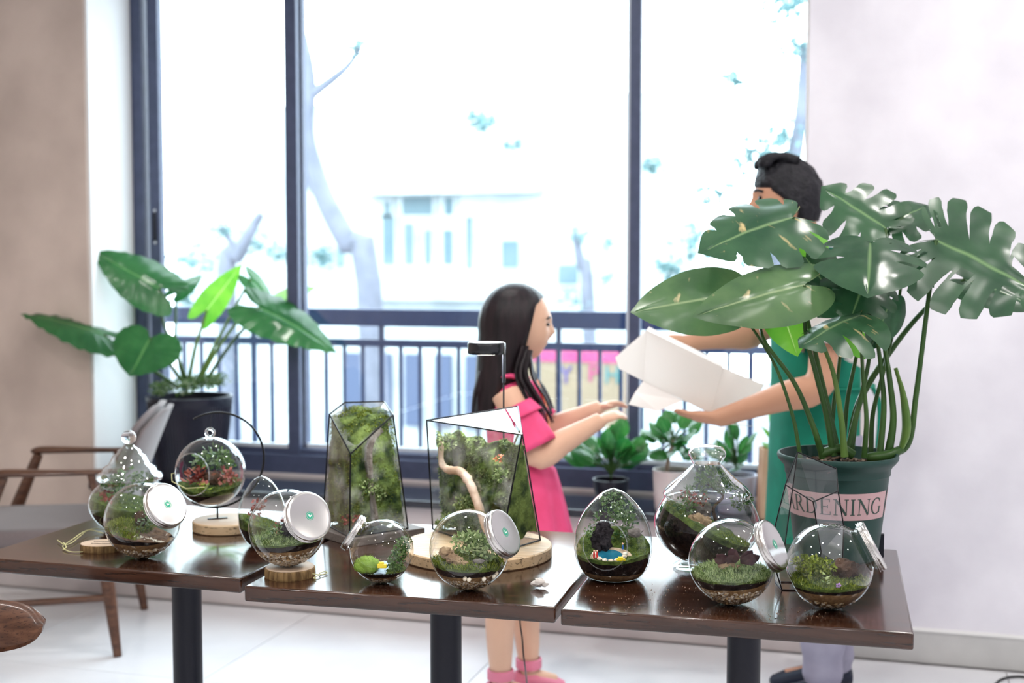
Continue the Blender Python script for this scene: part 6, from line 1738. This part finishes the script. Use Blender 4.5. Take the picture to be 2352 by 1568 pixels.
# t-shirt
rows = []
for x, z, a, b in ((.045, nz + .035, .078, .085), (.042, nz + .0, .092, .12), (.03, nz - .045, .118, .205), (.022, nz - .12, .142, .222), (.01, nz - .28, .146, .198), (.0, nz - .42, .14, .180), (-.008, nz - .55, .148, .188), (-.01, nz - .66, .152, .19)):
    rows.append(oval((x, 0, z), a, b, 48))
tee = MB().rings(rows).build('tshirt', 'tee', man, angle=180, solid=.004)
for s, el in ((1, elA), (-1, elB)):
    A = Vector((shl.x, s * .165, shl.z + .01)); B = lerp(Vector((shl.x, s * .205, shl.z)), el, .62); d = (B - A).normalized(); X = align(d, (1, 0, 0)); rows = []
    for i in range(7):
        t = i / 6; r = lerp(.085, .084, t); rows.append([A + (B - A) * t + X @ Vector((r * math.cos(2 * PI * q / 28), r * math.sin(2 * PI * q / 28), 0)) * (1 + .03 * t * math.sin(q)) for q in range(28)])
    MB().rings(rows).build('sleeve', 'tee', tee, angle=180, solid=.004)
# apron: bib and skirt wrapped round the front and sides
rows = []
for i in range(20):
    t = i / 19; z = lerp(nz - .14, .42, t); row = []
    w = lerp(.75, 1.0, min(1, t * 3)) * 2.25 if t > .16 else .85
    w = lerp(.85, 2.3, min(1, max(0, (t - .10) / .10)))
    a = .156 + .03 * max(0, t - .4); b = .205 + .01 * t
    for q in range(41):
        an = lerp(-w, w, q / 40); f = 1 + .02 * math.sin(an * 9 + 2) * t
        row.append(Vector((.012 + a * f * math.cos(an), b * f * math.sin(an), z)))
    rows.append(row)
ap = MB().rings(rows, close=False).build('apron', 'apron', man, angle=180, solid=.004)
zw_ = nz - .40
MB().tube([Vector((-.005 + .160 * math.cos(a), .206 * math.sin(a), zw_)) for a in [2 * PI * i / 40 for i in range(41)]], .012, 8, cap=False, flat=.35).build('apron_tie', 'apron', ap)
for s in (-1, 1):
    MB().tube(catmull([(.15, s * .10, nz - .14), (.13, s * .10, nz - .02), (.045, s * .085, nz + .055), (-.04, s * .04, nz + .06)], 16), .012, 8, flat=.3).build('neck_strap', 'apron', ap)
MB().tube(catmull([(-.17, .0, zw_), (-.19, .04, zw_ - .08), (-.18, .05, zw_ - .26)], 12), .012, 8, flat=.3).build('tie_end', 'apron', ap)
# trousers and shoes
mb = MB(); loft(mb, [(-.01, 0, nz - .46, .128, .172), (-.012, 0, nz - .56, .14, .182), (-.012, 0, nz - .66, .13, .178)], 32)
for s, fx in ((1, .02), (-1, -.07)):
    mb.tube(catmull([(-.01, s * .092, nz - .55), (.01 + fx * .5, s * .10, .62), (.008 + fx, s * .10, .46), (fx - .01, s * .10, .28), (fx - .015, s * .10, .10), (fx - .015, s * .10, .05)], 30), [.112 - .0012 * i + .004 * math.sin(i * 1.7) * (i > 14) - (.0008 * i if i > 10 else 0) for i in range(30)], 24)
fuse(mb, 'trousers', 'trouser', man, .008, 4)
for s, fx in ((1, .02), (-1, -.07)):
    rows = []
    for x, w, h in ((-.075, .03, .06), (-.06, .045, .085), (.0, .05, .09), (.07, .052, .07), (.15, .05, .05), (.20, .034, .03), (.212, .015, .02)):
        ring = []
        for q in range(20):
            an = 2 * PI * q / 20; ring.append(Vector((fx + x, s * .102 + w * math.cos(an), max(.001, h * (.5 + .5 * math.sin(an))))))
        rows.append(ring)
    MB().rings(rows, cap0=True, cap1=True).build('shoe', 'navy', man)

# ---------------------------------------------------------------- the white card box passed between them
D2 = depth(m(1600, 900, .12) + mp_) if False else depth(Vector((mp_.x, mp_.y, 1.0)))
bxc = at_d(1572, 862, D2 - .06)
bxo = thing('card_box', bxc, 'white folded card box with open flaps held between the two people', 'box', None, YAW)
kq = D2 / FPX
def bp(px, py, y): return Vector(((px - 1572) * kq, y, -(py - 862) * kq))
f4 = [bp(1478, 756, -.10), bp(1648, 838, -.10), bp(1622, 940, -.10), bp(1472, 868, -.10)]
bvec = Vector((.03, .20, .0))
b4 = [p + bvec for p in f4]
MB().add(f4, [(0, 1, 2, 3)]).build('front_panel', 'paper', bxo, smooth=False, solid=.002)
MB().add(b4, [(0, 1, 2, 3)]).build('back_panel', 'paper', bxo, smooth=False, solid=.002)
MB().add([f4[0], f4[1], b4[1], b4[0]], [(0, 1, 2, 3)]).build('top_panel', 'paper', bxo, smooth=False, solid=.002)
MB().add([f4[3], f4[2], b4[2], b4[3]], [(0, 1, 2, 3)]).build('bottom_panel', 'paper', bxo, smooth=False, solid=.002)
MB().add([f4[1], f4[2], bp(1700, 958, -.06), bp(1748, 880, -.04)], [(0, 1, 2, 3)]).build('end_flap', 'paper', bxo, smooth=False, solid=.002)
MB().add([f4[0], f4[3], bp(1420, 843, -.07), bp(1412, 818, -.06)], [(0, 1, 2, 3)]).build('side_flap', 'paper', bxo, smooth=False, solid=.002)
MB().add([f4[3], bp(1560, 912, -.10), bp(1500, 932, -.15), bp(1438, 918, -.13), bp(1452, 893, -.12)], [(0, 1, 2, 3, 4)]).build('bottom_flap', 'paper', bxo, smooth=False, solid=.002)
MB().add([f4[2] + Vector((-.03, .02, -.03)), bp(1740, 985, .08), bp(1660, 978, .10), bp(1590, 955, .08)], [(0, 1, 2, 3)]).build('end_flap', 'paper', bxo, smooth=False, solid=.002)
